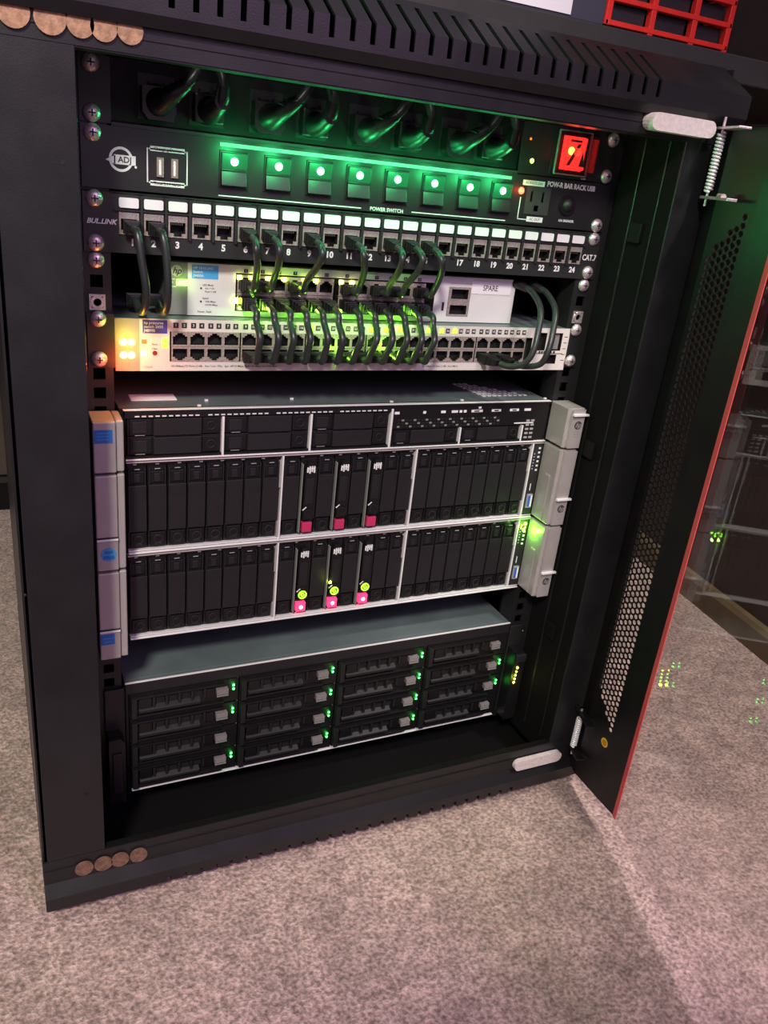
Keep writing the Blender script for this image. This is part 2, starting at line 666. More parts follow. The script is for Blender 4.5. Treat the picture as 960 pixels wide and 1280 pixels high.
f = frame_cap(z_b, z_m, z_t, 1, 'top_frame')
f.box(XL, XR, y_t, 511, z_t - 1.5, z_t, PAINT)                     # lid
f.add([(XL, y_f, z_b), (XR, y_f, z_b), (XR, -84.5, 12), (XL, -84.5, 12)], [(0, 1, 2, 3)], PAINT)
f.add([(XL, -84.5, 12), (XR, -84.5, 12), (XR, -79, 11.5), (XL, -79, 11.5)], [(0, 1, 2, 3)], PAINT)
f.add([(XL, y_f, z_b), (XL, y_f, z_m), (XL, y_t, z_t), (XL, 0, z_t), (XL, 0, z_b)], [(0, 1, 2, 3, 4)], PAINT)
f.add([(XR, y_f, z_b), (XR, y_f, z_m), (XR, y_t, z_t), (XR, 0, z_t), (XR, 0, z_b)], [(0, 1, 2, 3, 4)], PAINT)
f.box(XL, XR, -80, -78.4, -3.5, 19, PAINT)                          # band below the overhang
f.box(XL, XR, -81, -78.4, 5, 6.2, PAINT)
f.box(XL + 40, XR - 40, -79, -60, -4.5, -3, PAINT)
f.build('top_frame', cab)

zl = [-689, -703, -ZO + 0.5]
f = frame_cap(zl[0], zl[1], zl[2], -1, 'bottom_frame')
f.box(XL, XR, -60, 511, -ZO + 0.5, -ZO + 3, PAINT)
f.add([(XL, y_f, -689), (XR, y_f, -689), (XR, -79, -678), (XL, -79, -678)], [(0, 1, 2, 3)], INNER)
f.box(XL, XR, -80, -78, -679, -653, PAINT)
f.box(XL, XR, -81.2, -78, -664.6, -663.4, PAINT)
f.box(XL + 44, XR - 44, -79, -72, -654.5, -652.5, INNER)
f.box(XL + 3, XR - 3, -76, 505, -705, -703, BLACK)
for s in (XL, XR):
    f.add([(s, y_f, -689), (s, y_f, -703), (s, y_t, -ZO + .5), (s, 0, -ZO + .5), (s, 0, -678), (s, -79, -678)], [(0, 1, 2, 3, 4, 5)], PAINT)
f.build('bottom_frame', cab)

for sx, nm in ((-1, 'front_post'), (1, 'front_post')):
    p = MB()
    xo, xi = 299 * sx, 250 * sx
    p.box(min(xo, xi), max(xo, xi), -79.5, -77.5, -679, 19, PAINT)
    a, b = sorted((250 * sx, 251.6 * sx))
    p.box(a, b, -78, 6, -679, 16, BLACK)              # return that runs back to the rail
    a, b = sorted((297.4 * sx, 299 * sx))
    p.box(a, b, -78, -30, -679, 16, PAINT)
    if sx == 1:
        p.box(248.6, 250.2, -30, -27, -660, 10, PAINT)
        p.box(248.6, 250.2, -62, -60, -660, 10, PAINT)
        for zz in (-84, -300, -520):
            p.box(246, 250.2, -50, -34, zz - 9, zz + 9, INNER)
    if sx == -1:
        for hx, hz in ((-260, -70.6), (-263.9, -585.2)):
            p.disc(hx, hz, 1.6, -79.9, -79.4, HOLE, 10)
    p.build(nm, cab, bevel=0.7)
for sx in (-1, 1):
    a, b = sorted((301.2 * sx, 302.8 * sx))
    MB().box(a, b, -62, 510, -700, 59, PAINT).box(a, b, -74, -66, -685, 30, PAINT).build('side_panel', cab)
MB().box(-300, 300, 508, 511, -700, 58, INNER).build('back_panel', cab)

RZ = [-(44.45 * u + d) for u in range(15) for d in (6.35, 22.2, 38.1)]
for sx in (-1, 1):
    r = MB()
    a, b = sorted((249.5 * sx, 221.5 * sx))
    holes = [(232.5 * sx - 4.7, 232.5 * sx + 4.7, z - 4.7, z + 4.7) for z in RZ]
    r.plate(a, b, -667, 8, 0, holes, 2, PANEL, back=False)
    c, d = sorted((221.5 * sx, 223 * sx))
    r.box(c, d, 0.1, 22, -667, 8, PANEL)
    r.box(a, b, 24, 25, -667, 8, INNER)
    r.build('mounting_rail', cab)
    g = MB()
    c, d = sorted((249.5 * sx, 223 * sx))
    g.box(c, d, 470, 472, -667, 8, INNER)
    g.build('mounting_rail', cab)

for x, z in ((-283.5, 9.2), (-263.5, 8.6), (-246.5, 8.3), (-233.0, 8.3), (-217.5, 9)):
    MB().disc(x, z, 9.2 if x < -250 else 8.0, -82.2, -80.6, COIN, 24).build('round_pad', cab, bevel=0.5)
for x in (-268.8, -252.1, -237.2, -220.6):
    MB().disc(x, -668, 8.0, -82.6, -81, COIND, 24).build('round_pad', cab, bevel=0.5)


def stadium(x0, x1, zc, r, n=8):
    pts = []
    for i in range(n + 1):
        a = -math.pi / 2 + math.pi * i / n
        pts.append((x1 - r + r * math.cos(a), zc + r * math.sin(a)))
    for i in range(n + 1):
        a = math.pi / 2 + math.pi * i / n
        pts.append((x0 + r + r * math.cos(a), zc + r * math.sin(a)))
    return pts


MB().prism_y(-93, -80.5, stadium(196, 267, 6.5, 6.8), FELT).build('felt_bumper', cab, bevel=3.2, seg=4)
MB().prism_y(-87, -81, stadium(200, 266, -670.5, 6.8), FELT).build('felt_bumper', cab, bevel=1.5, seg=3)

# ---------------------------------------------------------------- door
H = Vector((292, -100, 0))
dd = Vector((-0.30, -0.954, 0))
nn = Vector((0.954, -0.30, 0))


def DT(p):   # (along the door, outwards, up)
    return H + dd * p.x + nn * p.y + Vector((0, 0, p.z))


D_Z0, D_Z1 = -688, 12
PROF = [(-14, 4), (-14, -12), (4, -12), (49, 1), (72, 8.4)]      # cross-section of the hinge-side stile
PA, PB = Vector((4, -12)), Vector((49, 1))
SL = (PB - PA).length
SDIR = (PB - PA) / SL
SNOR = Vector((-SDIR.y, SDIR.x))          # points outwards, away from the rack


def slant(u, z, dep=0.0):
    q = PA + SDIR * u + SNOR * dep
    return (q.x, q.y, z)


pitch = 6.9
cw = pitch * 0.866
zc0, zc1 = -604.0, -52.0


def perf_edge(z):
    t = abs(z + 328) / 276.0
    if t > 1:
        return None
    return 1.5 + max(0.0, (t - 0.84) / 0.16) * 38, SL - 3.0


def clampv(u, z):
    return slant(max(0, min(SL, u)), max(zc0, min(zc1, z)))


vs, fs = [], []
for c in range(-1, int(SL / cw) + 2):
    for r in range(int((zc1 - zc0) / pitch) + 3):
        u = c * cw + 1.5
        z = zc0 + (r - 1) * pitch + (pitch / 2 if c % 2 else 0)
        R = pitch / 1.732
        b = len(vs)
        vs += [clampv(u + R * math.cos(math.pi / 3 * k), z + R * math.sin(math.pi / 3 * k)) for k in range(6)]
        e = perf_edge(z)
        if e and e[0] + 2 <= u <= e[1] - 1 and zc0 + 4 < z < zc1 - 4:
            ri = 3.0
            for dep in (0, 1.0):
                vs += [slant(u + ri * math.cos(math.pi / 3 * k), z + ri * math.sin(math.pi / 3 * k), dep) for k in range(6)]
            for k in range(6):
                k2 = (k + 1) % 6
                fs.append((b + k, b + k2, b + 6 + k2, b + 6 + k))
                fs.append((b + 6 + k, b + 6 + k2, b + 12 + k2, b + 12 + k))
        else:
            fs.append(tuple(range(b, b + 6)))
fr = MB(DT)


def sheet(p, q, za, zb):
    d_ = Vector((q[0] - p[0], q[1] - p[1])).normalized()
    n_ = Vector((-d_.y, d_.x)) * 1.2
    P4 = [(p[0], p[1]), (q[0], q[1]), (q[0] + n_.x, q[1] + n_.y), (p[0] + n_.x, p[1] + n_.y)]
    v_ = [(x, y, z) for z in (za, zb) for x, y in P4]
    fr.add(v_, [(0, 1, 2, 3), (7, 6, 5, 4), (0, 4, 5, 1), (1, 5, 6, 2), (2, 6, 7, 3), (3, 7, 4, 0)], DOORP)


for i in range(4):
    if i == 2:
        sheet(PROF[2], PROF[3], D_Z0, zc0)
        sheet(PROF[2], PROF[3], zc1, D_Z1)
    else:
        sheet(PROF[i], PROF[i + 1], D_Z0, D_Z1)
for za, zb in ((D_Z0, D_Z0 + 1.2), (D_Z1 - 1.2, D_Z1)):
    v_ = [(x, y, z) for z in (za, zb) for x, y in PROF + [(72, 9)]]
    k = len(PROF) + 1
    fr.add(v_, [tuple(range(k))[::-1], tuple(range(k, 2 * k))] + [(i, (i + 1) % k, (i + 1) % k + k, i + k) for i in range(k)], DOORP)
s1 = 62
door = fr.build('door', cab)
door['label'] = 'open glass door with perforated black edge strip'
pm = MB(DT)
pm.add(vs, fs, DOORP)
pm.build('perforated_strip', door)
fs_ = MB(DT)
fs_.box(500, 586, -12, -10.8, D_Z0, D_Z1, DOORP)
fs_.box(584.5, 586, -12, 9, D_Z0, D_Z1, DOORP)
fs_.box(500, 501.5, -12, 9, D_Z0, D_Z1, DOORP)
fs_.build('lock_stile', door)
door['label'] = 'open glass door with perforated black edge strip'
MB(DT).box(66, 584, 9.5, 13.5, D_Z0 - 1, D_Z1 + 1, GLASS).build('glass_pane', door)
MB(DT).box(69, 79, 8.6, 9.4, D_Z0 - 1, D_Z1, REDTRIM).build('red_trim', door)
MB(DT).box(494, 502, 8.6, 9.4, D_Z0 - 1, D_Z1, REDTRIM).build('red_trim', door)
st = MB(DT)
def disc_on(u, z, r, dep, m, n=22):
    st.add([slant(u + r * math.cos(2 * math.pi * i / n), z + r * math.sin(2 * math.pi * i / n), dep) for i in range(n)], [tuple(range(n))], m)


disc_on(34, -617, 5.6, -0.3, YEL)
disc_on(34, -617, 3.6, -0.5, mat('amber_print', (0.55, 0.27, 0.02), 0.5))
st.build('round_sticker', door)['label'] = 'small round yellow sticker'


def spring_pin(zt, zb, nturn, top):
    s = MB(DT)
    pts = []
    n = nturn * 10
    for i in range(n + 1):
        a = 2 * math.pi * i / 10
        pts.append((-1 + 3.0 * math.cos(a), -19 + 3.0 * math.sin(a), zt + (zb - zt) * i / n))
    s.tube(pts, 1.1, EDGE, n=6, smooth_path=False)
    s.tube([(-1, -19, zt + 12), (-1, -19, zb - 12)], 1.3, CHROME, n=8, smooth_path=False)
    s.build('hinge_spring', door)
    k = MB(DT)
    if top:
        k.box(-8, 40, -22, -12.4, zb - 6, zb - 3.5, CHROME)
        k.tube([(22, -20, zb - 3), (30, -20, zb - 3)], 2.6, CHROME, n=10, smooth_path=False)
        k.box(-4, 34, -24, -12.4, zt + 2, zt + 4, CHROME)
    else:
        k.box(-12, 26, -22, -12.4, zt + 5, zt + 8, PLAST)
        k.tube([(-30, -20, zt + 4), (-4, -19, zt + 7), (14, -18, zt + 5)], 3, PLAST, n=10)
        k.box(-8, 20, -22, -12.4, zb - 5, zb - 3, PLAST)
        k.box(-10, -7, -19, -13, zb - 5, zt + 8, PLAST)
    k.build('hinge_bracket', door, bevel=0.4)


spring_pin(6, -42, 17, True)
spring_pin(-612, -652, 15, False)


# ================================================================ shared rack hardware
def screw_proto(parent, x, z, y=-2.5):
    s = MB()
    s.dome(x, y, z, 6.3, 4.0, CHROME)
    s.box(x - 2.4, x + 2.4, y - 4.2, y - 3.3, z - 0.5, z + 0.5, BINK)
    s.box(x - 0.5, x + 0.5, y - 4.2, y - 3.3, z - 2.4, z + 2.4, BINK)
    return s.build('rack_screw', parent)


def screws(parent, spots, y=-2.5):
    p = None
    for x, z in spots:
        if p is None:
            p = screw_proto(parent, x, z, y)
            x0, z0 = x, z
        else:
            dup_part(p, x - x0, z - z0, parent)


XS = 232.5
U = 44.45


def hz(u, k):
    return -(U * u + (6.35, 22.2, 38.1)[k])


# ================================================================ POWER BAR (2 units)
pdu = thing('power_bar', 'black rack power bar with eight green-lit switches at the top of the rack', 'power bar', (0, 60, -89))
p = MB()
p.box(-241, 241, -2.5, 0, -88, -45, PANEL)
p.box(-241, -219, -1.5, 0, -44, -1, PANEL)
p.box(219, 241, -1.5, 0, -44, -1, PANEL)
p.box(-219, 219, 0, 180, -87.5, -0.5, INNER)
p.prism_x(-219, 132, [(0, -45), (-2.5, -45), (-2.5, -42.5), (3, -40), (0.2, -1), (0.2, -45)], PANEL2)
p.box(132, 219, -2.5, 0, -44, -1, PANEL)
p.build('chassis', pdu, bevel=0.4)
SWX = [-128.6, -92.8, -57.5, -22.6, 12.4, 48.1, 83.8, 118.3]
GSW = mat('green_lens', (0.02, 0.10, 0.05), 0.3)
rk = MB()
x0 = SWX[0]
rk.box(x0 - 11.5, x0 + 11.5, -3.4, -2.4, -80, -53, PLAST)
rk.prism_x(x0 - 10, x0 + 10, [(-3, -79), (-7.5, -78), (-4.8, -68), (-4.8, -66), (-3, -66)], PLAST)
rk.prism_x(x0 - 10, x0 + 10, [(-3, -66), (-4.8, -66), (-5.5, -54.5), (-3, -54)], mat('green_translucent_rocker', (0.010, 0.022, 0.014), 0.4, emit=(0.0, 0.8, 0.22), es=0.10))
rocker = rk.build('rocker_switch', pdu, bevel=0.5)
lm = MB().dome(x0, -5.2, -60.4, 3.0, 2.2, L_GREEN)
sub(rocker, lm.build('green_light', rocker))
for x in SWX[1:]:
    dup_part(rocker, x - x0, 0, pdu)
for x in SWX:
    point('switch_glow', (x, -24, -54), 0.050, (0.04, 1.0, 0.26), 4, pdu)
# front outlets
oh = MB()
oh.plate(x0 - 13, x0 + 13, -38, -8, -0.6, [(x0 - 6.5, x0 - 4.6, -22, -13), (x0 + 4.6, x0 + 6.5, -22, -13), (x0 - 2, x0 + 2, -32, -27)], 1, PLASTL, HOLE)
OX = [-205 + 46.0 * i for i in range(8)]
OXs = [-187, -150, -104, -66, -22, 18, 63, 99]
ot = oh.build('power_outlet', pdu)
ot.location.x += (OXs[0] - x0) * S
for x in OXs[1:]:
    c = dup_part(ot, x - OXs[0], 0, pdu)
# print
t = MB()
yk = -2.75
t.box(-139.7, 127, yk, yk + .2, -50.3, -47.6, mat('soft_grey_ink', (0.42, 0.36, 0.40), 0.7))
t.box(-140, -18, yk, yk + .2, -86.2, -85.4, INK)
t.box(30, 127, yk, yk + .2, -85.8, -85.0, INK)
put_text(t, 'POWER SWITCH', 6, -85.6, yk, 4.2, INK, 0.10)
for i, x in enumerate(SWX):
    put_text(t, 'SW%d' % (i + 1), x, -49, yk - .1, 2.6, INKD, 0.02)
put_text(t, 'POW-R BAR RACK USB', 194.5, -50.5, yk, 6.1, INK, 0.26, sx=0.88)
put_text(t, 'ON', 206, -42.2, yk, 3.4, INK, 0.08)
put_text(t, '15A BREAKER', 195, -81, yk, 3.0, INK, 0.08)
t.box(140, 164, yk, yk + .2, -53.5, -49, INK)
put_text(t, 'ALWAYS ON', 152, -51.2, yk - .1, 3.2, BINK, 0.02)
t.box(150, 168, yk, yk + .2, -84.5, -80, INK)
put_text(t, 'AC OUT', 159, -82.2, yk - .1, 3.2, BINK, 0.02)
t.box(139.5, 140.3, yk, yk + .2, -83, -64, INK)
t.box(139.5, 150, yk, yk + .2, -83.2, -82.5, INK)
# usb frame
for q in ((-194.5, -193.6, -81, -57), (-165, -164.1, -81, -57), (-193, -165.5, -58, -57), (-193, -165.5, -81.4, -80.4)):
    t.box(q[0], q[1], yk, yk + .2, q[2], q[3], INK)
t.box(-192, -166.5, yk, yk + .2, -59, -55.5, INK)
put_text(t, 'Charging Device', -179.3, -57.3, yk - .1, 3.0, BINK, 0.02)
t.box(-192, -166.5, yk, yk + .2, -83, -79.4, INK)
put_text(t, 'Total 3.1A MAX', -179.3, -81.2, yk - .1, 3.0, BINK, 0.02)
# round emblem
t.ring(-213, -67, 6.8, 8.6, yk, yk + .2, INK, 28)
t.add([(-224, yk - .1, -68), (-217, yk - .1, -64.5), (-217, yk - .1, -70.5)], [(0, 1, 2)], INK)
t.box(-218, -202.5, yk - .1, yk, -70.5, -64, INK)
put_text(t, 'ADJ', -210.3, -67.3, yk - .3, 5.8, BINK, 0.10)
t.disc(-202.5, -71.5, .9, yk - .1, yk, INK, 10)
t.build('lettering', pdu)
for x in (-184.9, -174.2):
    u = MB()
    u.box(x - 3, x + 3, -2.6, -2.4, -77, -62.5, BINK)
    u.box(x - 2.6, x + 2.6, -4.6, -2.4, -76.5, -63, GOLD)
    u.box(x - 1.0, x + 0.6, -4.8, -4.5, -75, -64.5, PAPER)
    u.build('usb_port', pdu, bevel=0.3)
# master switch under clear cover
MSx0, MSx1 = 166, 209.5
sb = MB().box(MSx0, MSx1, -3.5, -2.4, -42, -3, PLAST)
for q in ((169.5, 170.4, -40.5, -4.5), (205.4, 206.6, -40.5, -4.5), (170, 206, -41.4, -40.2), (170, 206, -4.8, -3.6)):
    sb.box(q[0], q[1], -6, -3.4, q[2], q[3], GREYP)
sb.build('switch_bezel', pdu, bevel=0.3)
ms = MB()
ms.prism_x(175.5, 200, [(-3.4, -37), (-9, -35.5), (-6.5, -24), (-8, -9), (-3.4, -8)], led('red_rocker_glow', (1.0, 0.02, 0.015), 1.7))
msw = ms.build('master_switch', pdu, bevel=0.8)
msw['label'] = 'red-lit master rocker switch'
g = MB()
g.add([(178, -10.2, -33), (182, -10.2, -33), (193, -9.2, -14), (189, -9.2, -14)], [(0, 1, 2, 3)], BINK)
g.add([(180, -9.3, -11), (193, -9.3, -11), (193, -9.3, -13), (180, -9.3, -13)], [(0, 1, 2, 3)], BINK)
g.add([(192, -10.2, -33), (199, -10.2, -33), (195.5, -9.3, -20)], [(0, 1, 2)], BINK)
g.build('switch_marking', msw)
lit = MB().dome(183.5, -7.6, -20.5, 3.6, 1.8, led('orange_hot_lamp', (1.0, 0.28, 0.05), 4))
lit.build('lamp_core', msw)
cvr = MB()
cvr.box(171, 205, -18, -17.3, -40, -5, CLEAR)
cvr.box(171, 172, -17.3, -3.5, -40, -5, CLEAR)
cvr.box(204, 205, -17.3, -3.5, -40, -5, CLEAR)
cvr.box(172, 204, -17.3, -3.5, -40, -39, CLEAR)
cvr.box(172, 204, -17.3, -3.5, -6, -5, CLEAR)
cvr.build('clear_cover', pdu)
point('master_glow', (188, -24, -21), 0.006, (1.0, 0.06, 0.03), 4, pdu)
MB().dome(145.8, -2.5, -32.8, 2.0, 1.6, L_LIME).build('indicator_light', pdu)
MB().dome(139.5, -2.5, -58.6, 3.0, 2.0, L_RED).build('indicator_light', pdu)
point('red_glow', (139.5, -9, -58.6), 0.004, (1, 0.06, 0.03), 2, pdu)
MB().dome(141, -2.5, -15, 1.2, 1.0, led('faint_orange', (1, 0.25, 0.02), 0.6)).build('indicator_light', pdu)
ob = MB()
ob.plate(145, 172, -78, -54, -3.4, [(150, 152.3, -67, -58), (162.5, 164.8, -67, -58), (155.5, 160.5, -75, -70)], 0.9, OUTL, HOLE)
ob.build('power_outlet', pdu)
bk = MB()
bk.ring(192.5, -66.8, 5.5, 9, -5, -2.4, PLAST, 24)
bk.dome(192.5, -4, -66.8, 6.0, 5.5, PLASTL)
bk.build('breaker_button', pdu)
screws(pdu, [(-XS, hz(0, 0)), (-XS, hz(0, 2)), (-XS, hz(1, 0)), (XS, hz(0, 0)), (XS, hz(0, 2)), (-XS, hz(2, 0) + U * 0 - 0.0 + 0)][:5])

# ================================================================ PATCH PANEL
pp = thing('ethernet_patch_bay', 'black 24-port patch panel numbered 3 to 24, under the power bar', 'patch panel', (0, 20, -133))
NP = 24
PX = [212.8 - 18.3 * (24 - i) for i in range(1, 25)]
p = MB()
holes = []
for x in PX:
    holes.append((x - 7.6, x + 7.6, -120, -103.2))
p.plate(-241, 241, -133, -89.5, -2.5, holes, 14, PANEL2, HOLE)
p.box(-241, 241, 12, 30, -133, -89.5, PANEL2)
p.prism_x(-241, 241, [(-2.5, -133), (12, -133), (12, -133.4), (-2.5, -133.4)], PANEL2)
p.prism_x(-241, 241, [(-2.5, -89.5), (-3.6, -90.2), (-2.5, -91), (12, -89.4)], PANEL2)
for x in PX[:-1]:
    p.box(x + 8.2, x + 10.1, -5.6, -2.4, -121, -91.5, PANEL2)
p.box(-219, 222, -5.2, -2.4, -102.6, -101.8, PANEL2)
p.build('panel', pp)
x0 = PX[0]
k = MB()
k.plate(x0 - 7.4, x0 + 7.4, -119.6, -103.4, -3.6, [(x0 - 5.9, x0 + 5.9, -116.4, -108.2), (x0 - 3, x0 + 3, -118.6, -116.4)], 10, JACK, HOLE)
k.box(x0 - 7.4, x0 - 7.3, -3.6, 2, -119.6, -103.4, JACK)
put_text(k, 'CAT7', x0, -105.9, -3.75, 4.2, INKD, 0.05)
for i in range(6):
    k.box(x0 - 4.4 + i * 1.6, x0 - 4.0 + i * 1.6, -2, 3, -110.2, -108.4, GOLD)
jk = k.build('network_jack', pp)
w = MB()
w.prism_y(-4.4, -2.5, [(x0 - 6.4, -100.3), (x0 + 6.4, -100.3), (x0 + 7.2, -99.5), (x0 + 7.2, -94), (x0 + 6.4, -93.2), (x0 - 6.4, -93.2), (x0 - 7.2, -94), (x0 - 7.2, -99.5)], PAPER)
wl = w.build('label_window', pp, bevel=0.5)
for x in PX[1:]:
    dup_part(jk, x - x0, 0, pp)
    dup_part(wl, x - x0, 0, pp)
t = MB()
for i, x in enumerate(PX):
    put_text(t, str(i + 1), x + (2.5 if i < 1 else 0), -125.4, -2.8, 7.0, INK, 0.28)
put_text(t, 'CAT.7', 231, -113, -2.8, 7.6, INK, 0.22, sx=0.82)
put_text(t, 'BUL.LINK', -228, -111.4, -2.8, 5.0, INK, 0.15, 0.3, sx=1.02)
t.build('lettering', pp)
screws(pp, [(-XS, hz(2, 0)), (-XS, hz(2, 2)), (XS, hz(2, 0)), (XS, hz(1, 2) + 0.0), (XS, hz(2, 2))][:5])


# ================================================================ RJ45 bezel helpers
def rj_hole(x, z, up):
    # z is the centre of the opening; the clip notch points up or down
    if up:
        return [(x - 5.9, x + 5.9, z - 4.6, z + 2.2), (x - 4.0, x + 4.0, z + 2.2, z + 3.6), (x - 2.2, x + 2.2, z + 3.6, z + 5.0)]
    return [(x - 5.9, x + 5.9, z - 2.2, z + 4.6), (x - 4.0, x + 4.0, z - 3.6, z - 2.2), (x - 2.2, x + 2.2, z - 5.0, z - 3.6)]


# ================================================================ PALE 24-PORT SWITCH
Y1 = 15.0
sw = thing('network_switch', 'pale grey 24-port network switch with a SPARE sticker, lying on the wider switch', 'network switch', (-6, 120, -182.6))
p = MB()
zc0_, zc1_ = -182.6, -140.0
p.plate(-176.5, 162.5, zc0_, zc1_, Y1, [(-119, 73, -178, -146.5), (88, 112, -177, -149.5)], 12, WHITE, HOLE)
p.box(-176.5, 162.5, Y1 + 12.5, 250, zc0_, zc1_, GREYP)
for q in ((-176.5, 162.5, zc0_, zc0_ + .1), (-176.5, 162.5, zc1_ - .1, zc1_)):
    p.box(q[0], q[1], Y1, Y1 + 12.6, q[2], q[3], WHITE)
p.box(-176.5, -176.4, Y1, Y1 + 12.6, zc0_, zc1_, GREYP)
p.box(162.4, 162.5, Y1, Y1 + 12.6, zc0_, zc1_, WHITE)
p.build('casing', sw)
MB().box(-176.6, -159.5, Y1 - .6, Y1, zc0_ + .3, zc1_ - .3, GREYP).build('end_panel', sw, bevel=.2)
PW = 14.6
C24 = [-110.5 + PW * i + (5.0 if i >= 6 else 0) for i in range(12)]
x0 = C24[0]
for up in (1, 0):
    zc = -155.0 if up else -169.8
    k = MB()
    k.plate(x0 - 7.2, x0 + 7.2, zc - 7.2, zc + 7.2, Y1 - .5, rj_hole(x0, zc, up), 10, JACK, HOLE)
    k.box(x0 - 7.2, x0 + 7.2, Y1 - .4, Y1 + 2.8, zc - 7.2, zc - 7.1, JACK)
    q = k.build('ethernet_port', sw)
    for x in C24[1:]:
        dup_part(q, x - x0, 0, sw)
# link lights
for i, x in enumerate(C24):
    if i in (0, 1, 2, 4, 6):
        for dx in (-5.6, 5.0):
            MB().box(x + dx - 2, x + dx + 1.6, Y1 - 1.5, Y1 - .5, -151.4, -148.2, L_YEL).build('port_light', sw)
    if i < 11:
        MB().box(x - 5.4, x - 2.6, Y1 - 1.5, Y1 - .5, -176.5, -174.2, L_LIME).build('port_light', sw)
MB().box(x0 - 9.5, x0 - 6, Y1 - 1.5, Y1 - .5, -171.5, -167, L_YEL).build('port_light', sw)
for x in (-100, -55, -15, 30):
    point('port_glow', (x, Y1 - 22, -172), 0.045, (0.30, 1.0, 0.05), 3, sw)
point('port_glow', (-70, Y1 - 14, -150), 0.005, (0.45, 1.0, 0.05), 3, sw)
# sfp slots
k = MB()
k.plate(88, 112, -177, -149.5, Y1 - .4, [(91, 109.5, -160.5, -151.5), (91, 109.5, -175, -166.5)], 8, JACK, HOLE)
k.build('fibre_slot', sw)
t = MB()
yk = Y1 - .25
t.box(-156, -134, yk, yk + .2, -152.5, -141.5, SKY)
for i, s in enumerate(('HP 1810-24G', 'Switch', 'J9450A')):
    put_text(t, s, -155, -144 - 3.1 * i, yk - .1, 3.0, INK, 0.03, align='LEFT')
t.disc(-168.5, -147, 4.6, Y1 - .9, Y1 - .7, mat('pale_disc', (0.5, 0.5, 0.42), .5), 24)
put_text(t, 'hp', -168.5, -147, Y1 - 1.1, 7.4, BINK, 0.08, 0.35)
for i, (s, xx) in enumerate((('LED Mode', -147), ('Act = On', -145), ('Flash = Off', -145), ('', 0), ('Speed', -147), ('1000 Mbps', -145), ('10/100 Mbps', -145))):
    if s:
        put_text(t, s, xx, -157.5 - 2.7 * i, yk, 2.1, BINK, 0.01, align='LEFT')
put_text(t, 'Power  Fault', -151, -179.5, yk, 2.3, BINK, 0.02, align='LEFT')
t.box(-149, -147.5, yk, yk + .1, -161, -159.5, BINK)
t.box(-149, -147.5, yk, yk + .1, -171.8, -170.3, BINK)
for i, s in enumerate(('Power', 'Fault', 'Locator')):
    put_text(t, s, -175.5, -153.4 - 3.0 * i, Y1 - .75, 2.2, INK, 0.03, align='LEFT')
for i, x in enumerate(C24):
    t.box(x - 1.8, x + 1.8, yk, yk + .1, -145.9, -142.9, BINK)
    put_text(t, str(2 * i + 1), x, -144.4, yk - .1, 2.2, INK, 0.02)
t.box(82, 84.5, yk, yk + .1, -172, -164, BINK)
t.box(89, 118, yk, yk + .1, -146.4, -146.1, INKD)
put_text(t, 'Dual-Personality Ports 10/100/1000 T', 0, -141.3, yk, 1.7, BINK, 0.01)
t.build('lettering', sw)
MB().box(-168.5, -159.8, Y1 - 1.4, Y1 - .6, -158.4, -153.8, L_LIME).build('status_light', sw)
point('status_glow', (-164, Y1 - 8, -156), 0.003, (0.4, 1.0, 0.05), 2, sw)
k = MB()
k.box(112.5, 157, Y1 - .5, Y1 - .1, -155, -143.5, PAPER)
put_text(k, 'SPARE', 133.5, -149.4, Y1 - .65, 7.4, BINK, 0.07, sx=.85)
k.build('label_sticker', sw)

# ================================================================ 48-PORT SWITCH
s2 = thing('network_switch', 'full-width pale 48-port network switch with orange and yellow lights at its left end', 'network switch', (0, 120, -227))
p = MB()
p.plate(-201, 227, -226, -183.2, -1, [(-177, 182, -218, -193.2), (183.5, 199, -206, -188), (202, 218.5, -206, -188), (199.5, 215, -219.5, -210)], 6, WHITE2, HOLE)
p.box(-220, 227, 5.2, 250, -226, -183.2, STEEL)
p.box(-220, 227, -1, 5.2, -226.1, -226, STEEL)
p.box(-220, 227, -1, 5.2, -183.25, -183.15, STEEL)
p.box(226.9, 227, -1, 5.2, -226, -183.2, WHITE2)
p.box(202.5, 217, 2, 3, -205, -189, GREYP)
p.build('casing', s2)
MB().box(-220, -201, -.8, 5, -226, -183.3, mat('beige_end_panel', (0.30, 0.27, 0.23), .45)).build('end_panel', s2, bevel=.3)
for sx in (-1, 1):
    e = MB()
    a, b = sorted((241 * sx, (227.2 if sx > 0 else 220.2) * sx))
    e.box(a, b, -2.2, -.2, -223, -180 + 0, PANEL)
    e.build('mounting_ear', s2, bevel=.3)
C48 = [-168.6 + 14.35 * i + 1.1 * (i // 4) for i in range(24)]
x0 = C48[0]
for up in (1, 0):
    zc = -199.3 if up else -211.9
    k = MB()
    k.plate(x0 - 7.15, x0 + 7.15, zc - 6.2, zc + 6.2, -1.4, rj_hole(x0, zc, up), 10, JACK, HOLE)
    k.box(x0 - 7.15, x0 + 7.15, -1.3, 3, zc - 6.2, zc - 6.1, JACK)
    q = k.build('ethernet_port', s2)
    for x in C48[1:]:
        dup_part(q, x - x0, 0, s2)
t = MB()
yk = -1.25
t.box(-198.5, -179, yk, yk + .2, -195, -184.2, NAVY)
for i, s in enumerate(('hp procurve', 'switch 2650', 'J4899B')):
    put_text(t, s, -197.5, -186.6 - 3.1 * i, yk - .1, 3.1, INK, 0.05, align='LEFT')
for i, x in enumerate(C48):
    for j, dx in ((0, -3.4), (1, 3.4)):
        t.box(x + dx - 2.1, x + dx + 2.1, yk, yk + .1, -190.3, -185.9, BINK)
        put_text(t, str(2 * i + 1 + j), x + dx, -188.1, yk - .1, 3.0, INK, 0.04)
